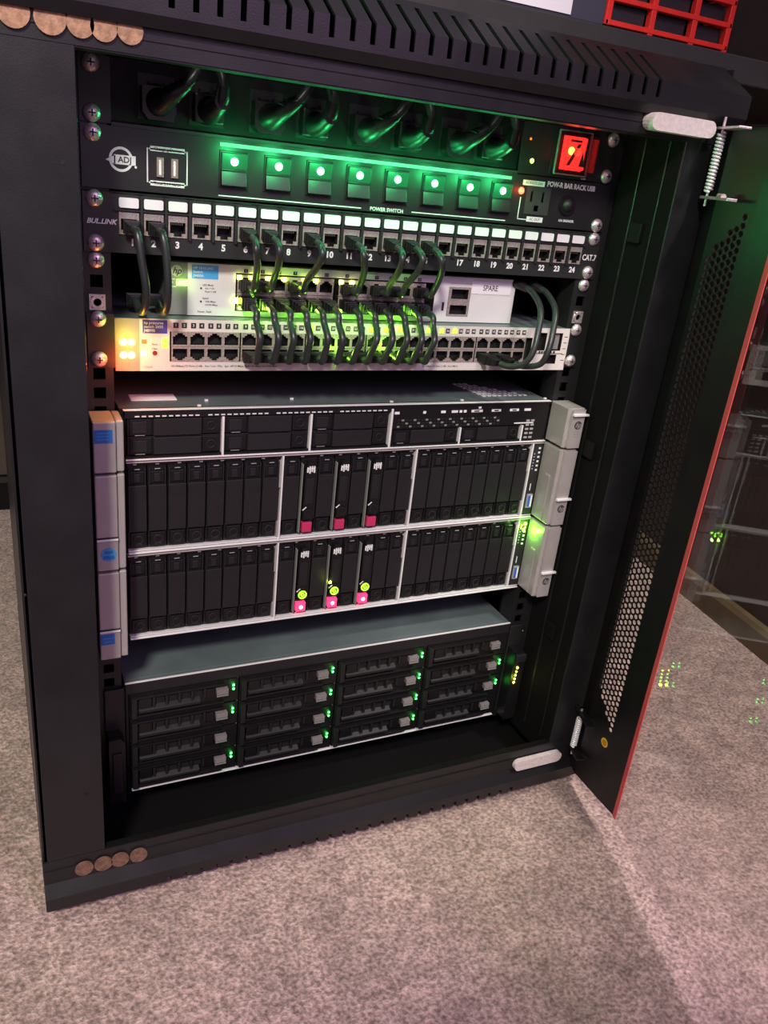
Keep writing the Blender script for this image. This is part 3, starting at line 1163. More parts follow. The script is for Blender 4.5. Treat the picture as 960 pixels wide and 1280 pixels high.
put_text(t, '10/100Base-TX Ports (1-48)   Act / Link / FDx   Spd  off=10 Mbps, flash=100 Mbps, on=1000 Mbps', -176, -222, yk, 2.3, BINK, 0.01, align='LEFT')
put_text(t, '10/100Base-TX Ports (1-48) - Auto MDIX', 60, -222, yk, 2.3, BINK, 0.01, align='LEFT')
t.box(180, 222, yk, yk + .1, -209.2, -208.6, BINK)
for x in (192, 195, 198, 206, 210):
    t.box(x, x + 2.2, yk, yk + .1, -208.4, -206.4, BINK)
for i in range(5):
    t.box(221, 225, yk, yk + .1, -192 - i * 6, -191.5 - i * 6, BINK)
t.disc(-189, -211, 2.0, yk - .4, yk, mat('dark_red_button', (0.25, 0.02, 0.02), .4), 12)
put_text(t, 'Reset', -189, -204, yk, 2.0, BINK, 0.01)
put_text(t, 'Clear', -189, -207.6, yk, 2.0, BINK, 0.01)
t.box(-199.5, -195.5, yk - .2, yk, -203.5, -200, mat('orange_square', (0.6, 0.22, 0.08), .5))
put_text(t, 'Console', -194, -222.6, yk, 2.0, BINK, 0.01)
t.build('lettering', s2)
for (x, z, m) in ((-213.5, -202.5, L_YEL), (-207.5, -202.5, L_YEL), (-213.5, -213, L_ORG), (-207.5, -213, L_ORG)):
    MB().dome(x, -.8, z, 2.9, 1.6, m).build('status_light', s2)
MB().box(-199.8, -195.6, -1.8, -1, -213.5, -209.6, L_ORG).build('status_light', s2)
MB().box(-183, -178.6, -1.8, -1, -202, -198.6, L_LIMED).build('status_light', s2)
MB().box(-183, -178.6, -1.8, -1, -206.4, -203.4, L_LIMED).build('status_light', s2)
point('status_glow', (-210, -16, -199), 0.012, (0.8, 1.0, 0.05), 2.5, s2)
point('status_glow', (-212, -22, -220), 0.06, (1.0, 0.12, 0.03), 2.5, s2)
for i in range(8, 20):
    if i % 4 != 3:
        x = C48[i]
        MB().box(x - 5.4, x - 1.4, -1.9, -1.3, -190.3, -185.9, L_LIMED).build('port_light', s2)
point('port_glow', (-30, -14, -205), 0.016, (0.35, 1.0, 0.05), 3, s2)
point('port_glow', (20, -14, -205), 0.016, (0.35, 1.0, 0.05), 3, s2)
screws(s2, [(-XS, hz(4, 0)), (-XS, hz(4, 2)), (XS, hz(4, 0)), (XS, hz(4, 2))])
# loose cage screws on the bare rail
for x, z in ((-XS, hz(3, 0)), (XS, hz(3, 0)), (XS, hz(1, 2)), (-XS, hz(1, 2) - 0)):
    pass
rs = screw_proto(cab, -XS, hz(3, 0), -0.5)
for x, z in ((XS, hz(3, 0)),):
    dup_part(rs, x + XS, z - hz(3, 0), cab)
for x in (-XS, XS):
    n = MB()
    n.ring(x, hz(3, 2), 3.0, 5.2, -2.2, 0, CHROME, 16)
    n.box(x - 6, x + 6, -1.4, -.3, hz(3, 2) - 6, hz(3, 2) - 4.4, CHROME)
    n.box(x - 6, x + 6, -1.4, -.3, hz(3, 2) + 4.4, hz(3, 2) + 6, CHROME)
    n.box(x - 6, x - 4.4, -1.4, -.3, hz(3, 2) - 4.4, hz(3, 2) + 4.4, CHROME)
    n.box(x + 4.4, x + 6, -1.4, -.3, hz(3, 2) - 4.4, hz(3, 2) + 4.4, CHROME)
    n.build('cage_nut', cab)


# ================================================================ SERVERS
def ear(parent, side, z0, z1, latch=True, sticker=None):
    """silver latch ear standing proud of the rack rail"""
    x_in, x_out = (220.5, 241.5) if side > 0 else (-219, -243)
    a, b = sorted((x_in, x_out))
    e = MB()
    xm = x_in + (6 if side > 0 else -6)
    # moulded body: inner wing and latch face
    if side > 0:
        e.prism_y(-30, -2, [(x_in, z0 + 1.5), (x_in + 5, z0 + .6), (b, z0 + .6), (b, z1 - .6), (x_in, z1 - .6)], SILVER)
        e.prism_y(-33.5, -30, [(x_in + 5, z0 + 1), (b - .5, z0 + 1), (b - .5, z1 - 1.4), (x_in + 5, z1 - 1.4)], SILVER)
        if z1 - z0 > 60:
            e.prism_y(-22, -14, [(x_in - 1.2, z0 + 3), (x_in + 1, z0 + 1), (x_in + 1, z1 - 30), (x_in - 1.2, z1 - 33)], SILVER)
    else:
        e.box(-225, -219, -31, -2, z0 + .6, z1 - .6, SILVER)
        e.box(-243, -225.4, -33.5, -2, z0 + .6, z1 - .6, SILVER)
    o = e.build('latch_ear', parent, bevel=1.2, seg=3)
    zl = z0 + (z1 - z0) * .36 if z1 - z0 > 60 else z1 - 7
    k = MB()
    if side > 0:
        k.box(x_in + 4.6, x_out + 2.4, -36.5, -33, zl - 1.0, zl + 1.2, EDGE)
        k.build('latch_lip', o, bevel=.3)
    elif z1 - z0 > 60:
        k.box(-242.8, -225.6, -34.2, -33, zl - .9, zl + .5, BINK)
        k.box(-242.8, -225.6, -35, -33, zl - 2.6, zl - .9, EDGE)
        k.build('latch_lip', o, bevel=.2)
    m = MB()
    if side > 0:
        xc = (x_in + 5 + x_out) / 2 + .5
        zc = zl - 11
        m.disc(xc, zc, 4.4, -34.0, -33.4, mat('badge_grey', (0.05, 0.05, 0.05), .4), 20)
        put_text(m, 'hp', xc, zc, -34.2, 7.2, SILVER, .1, .35)
        for i in range(3):
            put_text(m, ('ProLiant', 'DL360p' if z1 - z0 < 60 else 'DL380p', 'Gen8')[i], xc, zc - 7.2 - 2.6 * i, -33.7, 2.4, INKD, .02)
        m.build('badge', o)
    else:
        if sticker == 'top':
            m.box(-242, -228, -33.9, -33.4, z1 - 18, z1 - 7, BLUE)
            for i in range(3):
                m.box(-240, -231, -34.1, -33.8, z1 - 10 - 2.6 * i, z1 - 9.3 - 2.6 * i, SKY)
        elif sticker == 'round':
            m.disc(-233.5, z0 + 16, 6.6, -33.9, -33.4, SKY, 8)
            m.box(-238, -229, -34.1, -33.8, z0 + 12, z0 + 15, BLUE)
            m.box(-237, -230, -34.1, -33.8, z0 + 17, z0 + 19.5, BLUE)
        else:
            m.box(-242, -230.5, -33.9, -33.4, z0 + 16.5, z0 + 27, BLUE)
            m.box(-240, -233, -34.1, -33.8, z0 + 19, z0 + 20, SKY)
            m.box(-240, -233, -34.1, -33.8, z0 + 22.4, z0 + 23.4, SKY)
        m.build('sticker', o)
    return o


SZ = [-259.0, -302.8, -391.7, -480.6]


def chassis(parent, z0, z1, depth=640):
    c = MB()
    c.box(-217.5, 219, 6, depth - 150, z0 + .4, z1 - .6, STEEL)
    c.box(-217.5, 219, 5, 6, z0 + .4, z1 - .6, HOLE)
    return c


# ---- 1U server
sv = thing('rack_server', 'thin one-unit server at the top of the three silver-eared servers', 'server', (0, 200, -302.8), 'silver-eared rack servers')
z1, z0 = SZ[0], SZ[1]
c = chassis(sv, z0, z1)
for i in range(9):
    for j in range(6 - (i // 2)):
        pass
c.build('chassis', sv, bevel=.4)
fb = MB()
fb.box(-214, 219, -3.5, 6, z1 - 2.2, z1 - .4, PLAST)
fb.box(-214, 204, -3.5, 6, z0 + 1.2, z0 + 3.4, PLAST)
for i in range(44):
    if (i % 11) != 10:
        fb.box(-206 + i * 5.6, -206 + i * 5.6 + 3.6, -3.9, -3.4, z1 - 5.6, z1 - 4.6, EDGE) if i < 42 else None
fb.box(-214, 33, -3.4, 5, z1 - 6.6, z1 - 2.2, PLAST)
fb.build('front_bezel', sv)
# vertical dividers + bottom bright line
bb = MB()
bb.box(-214, 219, -4.6, 2, z0 - .2, z0 + 1.1, EDGE)
bb.box(-215, 219, -2.5, 2, z1 - .5, z1 + .2, EDGE)
for x in (-131, -49):
    bb.box(x - 1, x + 1, -4.2, 2, z0 + 1.4, z1 - 7, EDGE)
bb.box(32, 34.2, -4.2, 2, z0 + 1.4, z1 - 4, EDGE)
bb.box(111, 112.6, -4.2, 2, z0 + 1.4, z0 + 18.5, EDGE)
bb.box(186, 187.6, -4.2, 2, z0 + 1.4, z0 + 18.5, EDGE)
bb.build('bright_trim', sv, bevel=.2)


def wide_blank(x0, x1, zb, zt, parent, first=None):
    b = MB()
    w = x1 - x0
    b.box(x0, x1, -.5, 4, zb, zt, PLAST)
    b.box(x0 + w * .27, x1 - w * .22, -3.2, 0, zb + .5, zt - .5, PLASTL)
    b.box(x0 + 2, x0 + w * .25, -2.0, 0, zb + 1, zt - 1, PLAST)
    b.box(x0 + 4, x0 + w * .2, -2.8, -2, zb + 3, zt - 3, PLASTL)
    b.box(x1 - w * .20, x1 - 2, -2.0, 0, zb + 1, zt - 1, PLAST)
    b.ring(x1 - w * .11, (zb + zt) / 2, 3, 4, -2.8, -2, PLASTL, 14)
    b.box(x0 + 6, x0 + w * .18, -2.5, -1.9, zb + .6, zb + 1.1, INKD)
    return b.build('drive_blank', parent, bevel=.3)


zm = (z0 + z1) / 2 - 1.6
for a, b in ((-212, -132.5), (-129.5, -50.5), (-47.5, 31)):
    wide_blank(a, b, z0 + 3.8, zm - .4, sv)
    wide_blank(a, b, zm + .4, z1 - 7.2, sv)
wide_blank(36, 110.5, z0 + 3.4, z0 + 18, sv)
wide_blank(113.5, 185, z0 + 3.4, z0 + 18, sv)
up = MB()
up.box(35, 203, -2.5, 5, z0 + 19, z1 - 2.4, PLAST)
for i in range(30):
    for j in range(3):
        if 40 + i * 4.4 < 158:
            up.box(40 + i * 4.4, 42.8 + i * 4.4, -2.8, -2.4, z0 + 20.5 + j * 3.2, z0 + 22.2 + j * 3.2, GREYP if (i + j) % 3 == 0 else HOLE)
up.build('port_bezel', sv)
ic = MB()
yk = -3.2
for x, w in ((36, 5), (67, 3), (87, 5), (99, 7), (108, 3), (113, 3), (122, 13), (146, 11), (168, 11), (186, 8)):
    ic.box(x, x + w, yk, yk + .6, z1 - 9.6, z1 - 7.2, EDGE if w > 6 else INK)
ic.box(130, 133, yk, yk + .6, z1 - 6, z1 - 4, INK)
ic.box(125, 131, yk - .2, yk, z1 - 9, z1 - 7.8, HOLE)
ic.box(149, 154, yk - .2, yk, z1 - 9, z1 - 7.8, HOLE)
ic.box(171, 176, yk - .2, yk, z1 - 9, z1 - 7.8, HOLE)
ic.box(176, 200, yk, yk + .6, z0 + 20.5, z0 + 21.6, EDGE)
for i in range(2):
    for j in range(5):
        ic.box(191 + 6 * i, 195 + 6 * i, yk, yk + .6, z0 + 4 + 4.6 * j, z0 + 6 + 4.6 * j, INKD)
for k_, x in enumerate((-160, -100, -40, 20, 60, 120, 175, 205)):
    pass
ic.build('port_icons', sv)
MB().box(188.5, 217, -2.6, 5, z0 + 1.4, z1 - 2.4, PLAST).build('side_panel', sv)
MB().box(-204, -165, 27, 45, z1 - .5, z1 + .1, PAPER).build('label_sticker', sv)
vt = MB()
for r_ in range(7):
    for j in range(3 + r_):
        x = 139 + r_ * 1.5 + j * 6.4
        y = 66 - r_ * 7.5
        vt.box(x, x + 4.2, y, y + 4.6, z1 - .5, z1 + .15, EDGE)
vt.build('vent_perforations', sv)
for x, y in ((-140, 22), (-60, 22), (36, 6), (-150, 6), (115, 6), (217, 6)):
    MB().box(x - 1.5, x + 1.5, y, y + 2, z1 - .5, z1 + 1, EDGE).build('lid_rivet', sv)
ear(sv, -1, z0 + .5, z1 + 1, sticker='top')
ear(sv, 1, z0 + .5, z1 + 1)

# ---- 2U servers
PITCH = 17.2


def sff_blank(x, z0, z1, parent):
    b = MB()
    b.box(x - 8.1, x + 8.1, .5, 5, z0, z1, PLAST)
    b.box(x - 7.7, x + 7.7, -3.0, 1, z0 + 17.5, z1 - 19, PLASTL)
    b.box(x - 7.4, x - 6.1, -2.4, 1, z1 - 18, z1 - 3, PLASTL)
    b.box(x + 6.1, x + 7.4, -2.4, 1, z1 - 18, z1 - 3, PLASTL)
    b.box(x - 6, x + 6, -1.4, 1, z1 - 16.5, z1 - 6, PLAST)
    b.box(x - 3, x + 2.4, -2.2, -1.2, z1 - 15.5, z1 - 8, PLASTL)
    b.box(x - 7.7, x + 7.7, -3.3, 1, z1 - 19.2, z1 - 18.2, PLASTL)
    b.box(x - 6.2, x + 6.2, -2.0, 1, z0 + 2, z0 + 15.5, PLAST)
    b.ring(x + 0.5, z0 + 9, 3, 4.4, -2.8, -1.8, PLASTL, 14)
    b.box(x - 3, x + 4, -2.6, -1.8, z0 + 3.4, z0 + 5, PLASTL)
    b.box(x - 2.5, x + 2.5, -2.6, -1.8, z1 - 3.8, z1 - 3, INKD)
    return b.build('drive_blank', parent, bevel=.35)


def sff_drive(x, z0, z1, parent, lit):
    b = MB()
    b.box(x - 8.0, x + 8.0, 0, 5, z0, z1, PLAST)
    b.box(x - 7.8, x - 6.8, -5, 0, z0 + 3, z1 - 6, GREYP)
    b.prism_y(-6.5, 0, [(x - 5, z0 + 17), (x + 5, z0 + 17), (x + 5, z1 - 12), (x + 2.5, z1 - 4), (x - 2.5, z1 - 4), (x - 5, z1 - 12)], PLAST)
    b.box(x + 5.6, x + 7.4, -4.5, 0, z0 + 17, z1 - 10, HOLE)
    b.box(x - 4, x + 4, -6.9, -6.4, z0 + 34, z1 - 20, PLASTL)
    o = b.build('drive_carrier', parent, bevel=.3)
    g = MB()
    for i, (zz, hh) in enumerate(((0, 5), (-1, 7), (.5, 5.5), (-.5, 6.5))):
        g.box(x - 4 + i * 2.2, x - 2.6 + i * 2.2, -7.2, -6.4, z1 - 13.5 + zz, z1 - 13.5 + zz + hh, INK)
    g.box(x - 4, x + 4, -7.0, -6.4, z1 - 10.2, z1 - 9.4, INK)
    sub(o, g.build('grille', o))
    r = MB()
    r.ring(x + .6, z0 + 23.5, 3.2, 4.5, -7.2, -6.4, L_LIMED if lit else PLASTL, 20)
    r.ring(x + .6, z0 + 23.5, 1.1, 1.9, -7.2, -6.4, L_LIMED if lit else PLASTL, 12)
    sub(o, r.build('activity_ring', o))
    k = MB()
    k.add([(x - 6.4, -6.9, z0 + 28), (x - 5.4, -6.9, z0 + 27.2), (x - 1.8, -6.9, z0 + 30.4), (x - 2.6, -6.9, z0 + 31.2)], [(0, 1, 2, 3)], INK)
    sub(o, k.build('pointer_mark', o))
    rb = MB()
    rb.box(x - 4.4, x + 5.4, -5.6, 0, z0 + 3.4, z0 + 13.6, L_PINK if lit else MAGENTA)
    q = rb.build('release_button', o, bevel=.7)
    q['label'] = 'glowing pink release button' if lit else 'magenta release button'
    sub(o, q)
    if lit:
        for dz in (0,):
            w = MB().dome(x + .4, -5.6, z0 + 8.5, 2.0, .8, led('pink_core', (1, .45, .5), 6))
            sub(o, w.build('button_light', o))
    return o


def server_2u(z0, z1, label, lit, stick):
    s = thing('rack_server', label, 'server', (0, 200, z0), 'silver-eared rack servers')
    chassis(s, z0, z1).build('chassis', s, bevel=.4)
    t = MB()
    t.box(-214, 219, -4.6, 2, z1 - 2.4, z1 - 1.4, SILVER)
    t.box(-213, 219, -4.6, 2, z0 - .1, z0 + 1.2, EDGE)
    t.box(-213, 219, -3.6, 2, z0 + 2.4, z0 + 3.1, EDGE)
    for x in (-74.0, 65.0, 204.8):
        t.box(x - 0.8, x + 0.8, -4.8, 2, z0 + 1.4, z1 - 2.4, EDGE)
    for x in (-74.0, 65.0, 204.8):
        t.box(x - 2.6, x - 1.1, -3.6, 2, z1 - 34, z1 - 8, SILVER)
        t.box(x - 2.6, x - 1.1, -3.6, 2, z0 + 4, z0 + 20, SILVER)
    t.build('bright_trim', s, bevel=.3)
    r = MB()
    r.box(-213, 204, -1.5, 4, z1 - 5.2, z1 - 2.7, PLAST)
    for i in range(22):
        r.box(-208 + i * 19, -205 + i * 19, -2.2, -1.4, z1 - 5.0, z1 - 3.8, INKD)
    r.build('top_rail', s)
    a, b = z0 + 3.6, z1 - 5.6
    first = None
    for bay, bx in enumerate((-213.5, -73, 66.4)):
        for i in range(8):
            x = bx + 8.9 + PITCH * i - (0 if bay else 0)
            if bay == 1 and i in (1, 3, 5):
                sff_drive(x, a, b, s, lit)
                continue
            if first is None:
                first = sff_blank(x, a, b, s)
                fx = x
            else:
                dup_part(first, x - fx, 0, s)
    sp = MB()
    sp.box(206, 218.5, -3, 4, z0 + 1.7, z1 - 2.7, PANEL2)
    sp.build('info_panel', s, bevel=.3)
    ic = MB()
    for i in range(6):
        ic.box(213.5, 216.0, -3.5, -2.9, z1 - 9 - i * 5, z1 - 7 - i * 5, INK)
        ic.box(208.5, 210, -3.5, -2.9, z1 - 15 - i * 3.4, z1 - 13.8 - i * 3.4, INKD)
    ic.box(211, 211.8, -3.5, -2.9, z0 + 32, z0 + 40, INK)
    ic.build('panel_icons', s)
    ub = MB()
    ub.box(209, 216, -5, -2.9, z0 + 12, z0 + 28, SILVER)
    ub.box(210, 213, -5.4, -4.9, z0 + 13.5, z0 + 26.5, mat('usb_blue', (.03, .12, .5), .4))
    ub.box(213.5, 215.2, -5.4, -4.9, z0 + 13.5, z0 + 26.5, PAPER)
    ub.build('usb_port', s, bevel=.2)
    if lit:
        for x, z, rr in ((214.5, z1 - 8.5, 2.1), (213.8, z1 - 16, 1.9), (209.8, z1 - 9.5, 1.0), (209.6, z1 - 12.5, 1.0)):
            MB().dome(x, -3, z, rr, 1.2, L_LIME).build('status_light', s)
        point('status_glow', (214.5, -13, z1 - 14), 0.020, (.2, 1, .03), 1.5, s)
        MB().dome(-17.6, -7.2, z0 + 38, 1.6, 1.2, L_YEL).build('activity_light', s)
        point('activity_glow', (-17.6, -13, z0 + 38), 0.0007, (.5, 1, .05), 1.5, s)
    ear(s, -1, z0 + .8, z1 - .6, sticker=stick)
    ear(s, 1, z0 + .8, z1 - .6)
    return s


server_2u(SZ[2], SZ[1], 'two-unit server with three unlit magenta drive buttons, the middle silver-eared one', False, 'round')
server_2u(SZ[3], SZ[2], 'two-unit server with pink and green lit drives, lowest of the silver-eared ones', True, 'square')

# ================================================================ 16-BAY DISK ARRAY
az1, az0 = -530, -661.5
ar = thing('disk_array', 'black sixteen-bay disk array with small green lights, lowest unit in the rack', 'disk array', (0, 200, az0))
c = MB()
c.box(-218.5, 221, 4, 480, az0 + 1, az1, STEEL)
c.box(-218.5, 221, -.6, 4, az1 - .9, az1, STEEL)
c.build('chassis', ar, bevel=.4)
f = MB()
f.box(-218, 221, -1.5, 4, az1 - 13.5, az1 - 1.2, PLASTL)
f.box(-218, 221, 1.5, 4, az0 + 1, az1 - 13.5, HOLE)
for x in (-218, 219):
    f.box(x, x + 2, -1.5, 4, az0 + 1.6, az1 - 13.5, PLAST)
f.build('front_bezel', ar)
t = MB()
t.box(-218.5, 221, -2.4, -.6, az1 - 1.0, az1 + .3, EDGE)
t.box(-214, 219, -3.2, 5, az0, az0 + 1.0, EDGE)
for x in (-107.5, 1, 110.5):
    t.box(x - .5, x + .5, -1.2, 4, az0 + 1.4, az1 - 13.5, GREYP)
t.build('bright_trim', ar, bevel=.2)
cw_, rh = 107.5, 28.9
tray0 = None
onmap = {(0, 0), (0, 1), (0, 3), (1, 0), (1, 1), (1, 2), (1, 3), (2, 0), (2, 1), (2, 2), (2, 3), (3, 1), (3, 2)}
for ci in range(4):
    for ri in range(4):
        xa = -214.5 + 109 * ci
        zt = az1 - 13.8 - rh * ri
        if tray0 is None:
            b = MB()
            b.box(xa, xa + cw_, -2, 4, zt - rh + 1.2, zt - .4, PLAST)
            fr_ = [(xa + 18, zt - 7), (xa + 33, zt - 7), (xa + 48, zt - 7)]
            # sloping lower handle
            b.prism_x(xa + 8, xa + 68, [(-2, zt - 14.5), (-7, zt - 17.5), (-7, zt - 20.5), (-2, zt - 23)], PLASTL)
            b.prism_x(xa + 6, xa + 92, [(-2, zt - 24), (-5, zt - 24.6), (-5, zt - 26.5), (-2, zt - 27.4)], PLAST)
            b.box(xa + 1, xa + 6, -7, -2, zt - 26, zt - 3, PLASTL)
            b.prism_x(xa + 6, xa + 92, [(-2, zt - 2), (-6, zt - 2.4), (-6, zt - 4.4), (-2, zt - 5.4)], PLAST)
            for q in range(5):
                xx = xa + 21 + q * 12.5
                b.box(xx, xx + 2.4, -6.2, -2, zt - 15, zt - 5, PLASTL)
            for q in range(4):
                xx = xa + 24 + q * 12.5
                b.box(xx, xx + 9.2, -2.3, -2, zt - 14, zt - 6.4, HOLE)
            b.box(xa + 8, xa + 20, -6.2, -2, zt - 15, zt - 5, PLAST)
            b.box(xa + 74, xa + 82, -5.4, -2, zt - 17, zt - 6, PLAST)
            tray0 = b.build('drive_tray', ar, bevel=.5)
            tx, tz = xa, zt
            k = MB()
            k.box(xa + 84, xa + 96, -7.4, -2, zt - 14.4, zt - 8.4, LATCH)
            k.box(xa + 84, xa + 96, -7.8, -7.0, zt - 16.2, zt - 14.8, GREYP)
            for qq in range(4):
                k.box(xa + 85, xa + 95, -7.7, -7.3, zt - 13.6 + qq * 1.3, zt - 13.2 + qq * 1.3, GREYP)
            sub(tray0, k.build('release_latch', tray0, bevel=.5))
            # lights are added per tray below
            o = tray0
        else:
            o = dup_part(tray0, xa - tx, zt - tz, ar)
        if (ci, ri) in onmap:
            g = MB()
            for dz in (-7.6, -12.2):
                g.dome(tx + 102.2, -3.2, tz + dz, 1.3, .9, L_GRN2, 10, 3)
            q = g.build('drive_lights', o)
            point('drive_glow', (tx + 102.2, -9, tz - 10), 0.00022, (.05, 1, .1), 1.2, o)
for sx in (-1, 1):
    e = MB()
    if sx < 0:
        e.box(-238, -219.5, -4, -1, az0 + 6, az1 - 4, PANEL)
        e.prism_y(-20, -4, [(-237, az0 + 4), (-222, az0 + 4), (-222, az1 - 56), (-226, az1 - 50), (-237, az1 - 50)], PLAST)
        e.box(-234, -225, -22, -20, az0 + 18, az1 - 66, PLASTL)
    else:
        e.box(221.5, 240, -4, -1, az0 + 6, az1 - 4, PANEL)
        e.prism_y(-20, -4, [(223, az0 + 4), (239, az0 + 4), (239, az1 - 36), (235, az1 - 31), (223, az1 - 31)], PLAST)
        e.box(224, 238, -23, -19, az1 - 44, az1 - 34, PLASTL)
    e.build('side_handle', ar, bevel=.8)
sp = MB()
for i, (m, zz) in enumerate(((L_YEL, -595), (L_LIME, -600.5), (L_LIME, -605.5), (L_LIME, -610.5), (L_ORG, -615.5))):
    sp.disc(229.5 - i * .3, zz + 12, 1.3, -20.6, -20, m, 12)
sp.build('status_lights', ar)
point('status_glow', (229, -27, -600), 0.0025, (1.0, .75, .05), 2, ar)
MB().box(229, 241, -3.4, -1, az1 - 14.2, az1 - 13, EDGE).build('bright_clip', cab)


# ================================================================ PLUGS AND CABLES
ORD = ['first', 'second', 'third', 'fourth', 'fifth', 'sixth', 'seventh', 'eighth', 'ninth', 'tenth', 'eleventh', 'twelfth']


def power_plug(i, x, kind):
    z = -23
    root = thing('power_plug', 'black power plug with cord in the %s power bar outlet from the left' % ORD[i], 'power plug', (x, -2, z), 'plugs in the power bar')
    b = MB()
    if kind == 'down':          # round body pointing down and forward, cord falling from above
        b.tube([(x, -1.5, z - 3), (x, -9, z - 4), (x + 1, -17, z - 4), (x + 2.5, -27, z - 1.5)], 9, PLAST, n=18, sub=4, radii=[11.5, 10, 7.5, 5.5])
        b.box(x - 11, x + 11, -11, -1.5, z - 13, z + 7, PLAST)
        b.tube([(x + 2, -26, z - 1.5), (x + 3.5, -33, z + 3), (x + 4, -35, z + 12)], 4, PLAST, n=12, radii=[6.2, 5, 3.9])
        cp = [(x + 4, -35, z + 10), (x + 3, -34, z + 18), (x - 2, -27, z + 32), (x - 9, -6, z + 46), (x - 10, 40, z + 52), (x - 6, 160, z + 50), (x - 4, 300, z + 10)]
    else:                       # side: flat body with the cord leaving to the upper right
        b.tube([(x, -1.5, z - 3), (x, -8, z - 3), (x + 1, -16, z - 3), (x + 5, -24, z)], 9, PLAST, n=18, sub=4, radii=[12.5, 11.5, 8.5, 6])
        b.prism_y(-13, -1.5, [(x - 12, z - 10), (x - 8, z - 15), (x + 8, z - 15), (x + 12, z - 10), (x + 12, z + 7), (x - 12, z + 7)], PLAST)
        b.tube([(x + 4, -23, z), (x + 9, -29, z + 4), (x + 16, -32, z + 10)], 4, PLAST, n=12, radii=[6.8, 5.2, 4])
        cp = [(x + 14, -32, z + 8), (x + 22, -32, z + 18), (x + 29, -25, z + 32), (x + 33, -4, z + 46), (x + 32, 40, z + 52), (x + 28, 160, z + 50), (x + 28, 300, z + 10)]
    body = b.build('plug_body', root, bevel=1.2)
    rb = MB()
    for k in range(4):
        if kind == 'down':
            rb.ring(x + 3.2 + k * .3, z + 2 + k * 2.6, 3.6, 5.6 - k * .3, -35.5 - k * .2, -30, PLAST, 14)
        else:
            t_ = k / 3
            c = Vector((x + 6 + 8 * t_, -26 - 5 * t_, z + 2 + 7 * t_))
            rb.tube([c - Vector((.8, .3, .7)), c + Vector((.8, .3, .7))], 6.6 - k * .7, PLAST, n=14, smooth_path=False)
    rb.build('strain_relief', root)
    c = MB()
    c.tube(cp, 3.7, CABLE, n=12, sub=10)
    c.build('cord', root)


for i, (x, kd) in enumerate(zip(OXs, ('side', 'down', 'side', 'down', 'side', 'down', 'side', 'down'))):
    power_plug(i, x, kd)


def boot(mb, A, B, w=5.6):
    """moulded network plug: clear head then ribbed black boot from A (in the port) to B"""
    A, B = Vector(A), Vector(B)
    d = (B - A)
    up_ = Vector((0, 0, 1))
    side = Vector((1, 0, 0))
    L = d.length
    d = d / L
    vz = side.cross(d)
    if vz.z < 0:
        vz = -vz
    vz.normalize()

    def ringpts(t, hw, hh):
        c = A + d * (L * t)
        return [c + side * sx * hw + vz * sz * hh for sx, sz in ((-1, -1), (1, -1), (1, 1), (-1, 1))]
    prof = [(0, w, 4.0), (.45, w, 4.0), (.47, w * 1.12, 4.9), (.62, w * 1.12, 4.9), (.64, w * .8, 3.9), (.72, w * .8, 3.9), (.73, w * .95, 4.2), (.79, w * .9, 4.1),
            (.8, w * .68, 3.4), (.87, w * .66, 3.3), (.88, w * .78, 3.6), (.94, w * .72, 3.4), (.95, w * .55, 2.9), (1.0, w * .52, 2.8)]
    vs_, fs_ = [], []
    for t_, hw, hh in prof:
        vs_ += ringpts(t_, hw, hh)
    for i in range(len(prof) - 1):
        for k in range(4):
            fs_.append((i * 4 + k, i * 4 + (k + 1) % 4, i * 4 + 4 + (k + 1) % 4, i * 4 + 4 + k))
    e = (len(prof) - 1) * 4
    fs_ += [(0, 1, 2, 3), (e, e + 1, e + 2, e + 3)]
    mb.add(vs_, fs_, PLAST)


def patch_cable(label, A, Ay, B, By, bulge, group, mids=None, la=16, lb_=15, r=2.9):
    """A, B = (x, z) of the two sockets; Ay, By = y of their faces"""
    root = thing('patch_cable', label, 'network cable', (A[0], Ay, A[1]), group)
    a1 = (A[0], Ay - la, A[1] - 1.5)
    b1 = (B[0], By - lb_, B[1] + 1.0)
    m = MB()
    boot(m, (A[0], Ay + 4, A[1]), a1)
    m.build('connector', root, bevel=.4)
    m = MB()
    boot(m, (B[0], By + 4, B[1]), b1)
    m.build('connector', root, bevel=.4)
    j = random.uniform(-1.2, 1.2)
    if mids is None:
        zm_ = (A[1] + B[1]) / 2
        dzz = abs(A[1] - B[1])
        mids = [(A[0] + .5, Ay - la - 9, A[1] - 4), (A[0] + 1 + j, Ay - la - bulge, A[1] - dzz * .25),
                ((A[0] + B[0]) / 2 + 1.5 + j, (Ay + By) / 2 - la - bulge - 2, zm_),
                (B[0] + 1 + j, By - lb_ - bulge, B[1] + dzz * .22), (B[0] + .5, By - lb_ - 8, B[1] + 1)]
    m = MB()
    m.tube([a1] + mids + [b1], r, CABLE, n=12, sub=8)
    m.build('cord', root)
    return root


def near(cols, x):
    return min(cols, key=lambda c: abs(c - x))


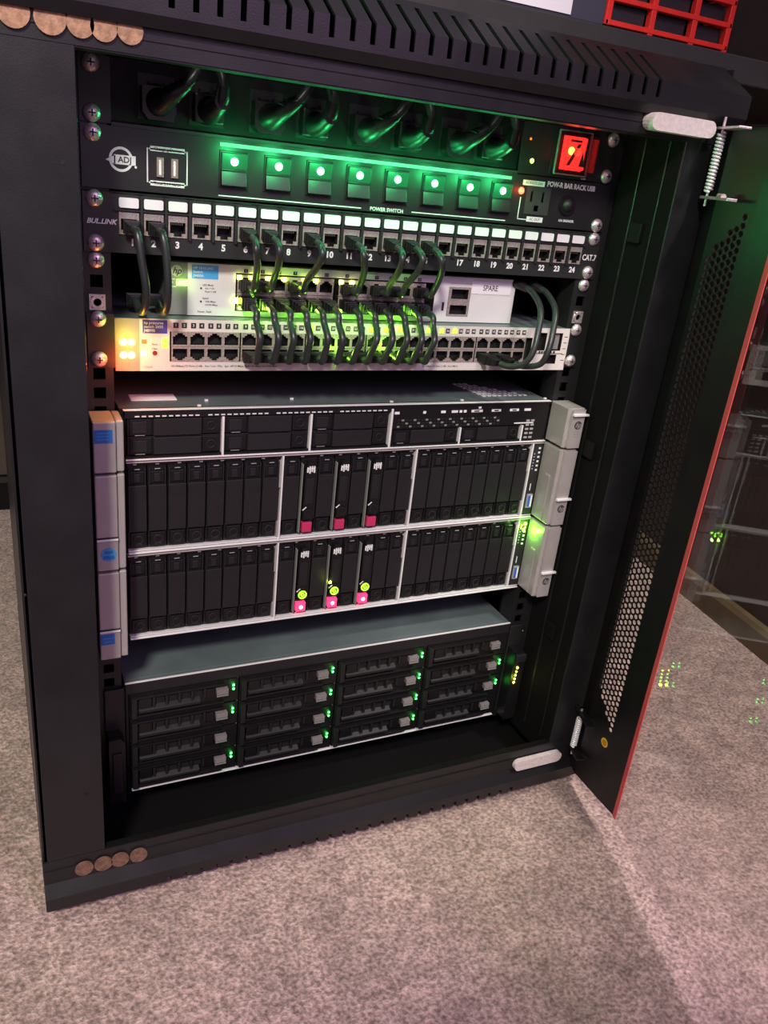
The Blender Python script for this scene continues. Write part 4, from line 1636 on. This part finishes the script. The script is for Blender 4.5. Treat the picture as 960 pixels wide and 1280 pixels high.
g1 = 'black cables from the patch panel down to the pale switch'
used = set()
for pn in (6, 7, 9, 11, 13, 14, 15):
    x = PX[pn - 1]
    free = [c for c in C24 if c not in used]
    bx = near(free, x)
    used.add(bx)
    patch_cable('%s of the seven black cables arching from patch panel to pale switch' % ('leftmost', 'second from left', 'third from left', 'middle', 'fifth from left', 'sixth from left', 'rightmost')[(6, 7, 9, 11, 13, 14, 15).index(pn)], (x, -112.6), -3.6, (bx, -156), Y1 - .5, 13, g1)
# two at the far left drop into the gap beside the pale switch
for pn, dx in ((1, 0), (2, 1)):
    x = PX[pn - 1]
    bx = x + (6 if pn == 1 else 4)
    patch_cable('black cable hanging from the %s patch panel port at its left end' % ('very first' if pn == 1 else 'second'), (x + 1, -112.6), -3.6, (bx, -172), 24, 12, 'cables in the first two patch panel ports',
                mids=[(x + 2, -30, -116), (x + 4, -34, -134), (bx + 1, -34, -156), (bx + 1, -26, -171), (bx + .5, -10, -176)], r=3.0)
g2 = 'black cables from the pale switch down to the 48-port switch'
used2 = set()
for i, x in enumerate(C24):
    free = [c for c in C48 if c not in used2]
    bx = near(free, x + 2)
    used2.add(bx)
    patch_cable('black cable between the two pale switches, %s from the left in the lower row' % ORD[i], (x, -168.6), Y1 - .5, (bx, -213), -1.4, 12, g2, la=24)
g3 = 'two cables looping out right of the pale switch'
for k_, (nm, bx) in enumerate((('left', C48[21]), ('right', C48[22]))):
    xx = 168 + 17 * k_
    root = thing('patch_cable', 'black cable looping out right of the SPARE sticker, the %s one of the two' % nm, 'network cable', (xx, 20, -150), g3)
    m = MB()
    m.tube([(xx - 14, 60, -146), (xx - 6, 20, -143), (xx, 0, -147)], 4, PLAST, n=12, radii=[5.5, 5.5, 3.4])
    m.build('connector', root)
    m = MB()
    ex, ez = (152, -214.5) if k_ == 0 else (163, -216.5)
    boot(m, (bx - 14, 2, -212), (bx - 6 + 3 * k_, -20, -214.5))
    m.build('connector', root, bevel=.4)
    m = MB()
    sx_ = bx - 6 + 3 * k_
    m.tube([(xx - 3, 8, -145), (xx, -6, -148), (xx - 4, -30, -160), (xx - 11, -42, -180), (xx - 16, -46, -198), (sx_ + 14 + 2 * k_, -42, -210), (sx_ + 7, -30, -215), (sx_ + 2, -21, -214.5)], 3.0, CABLE, n=12, sub=8)
    m.build('cord', root)
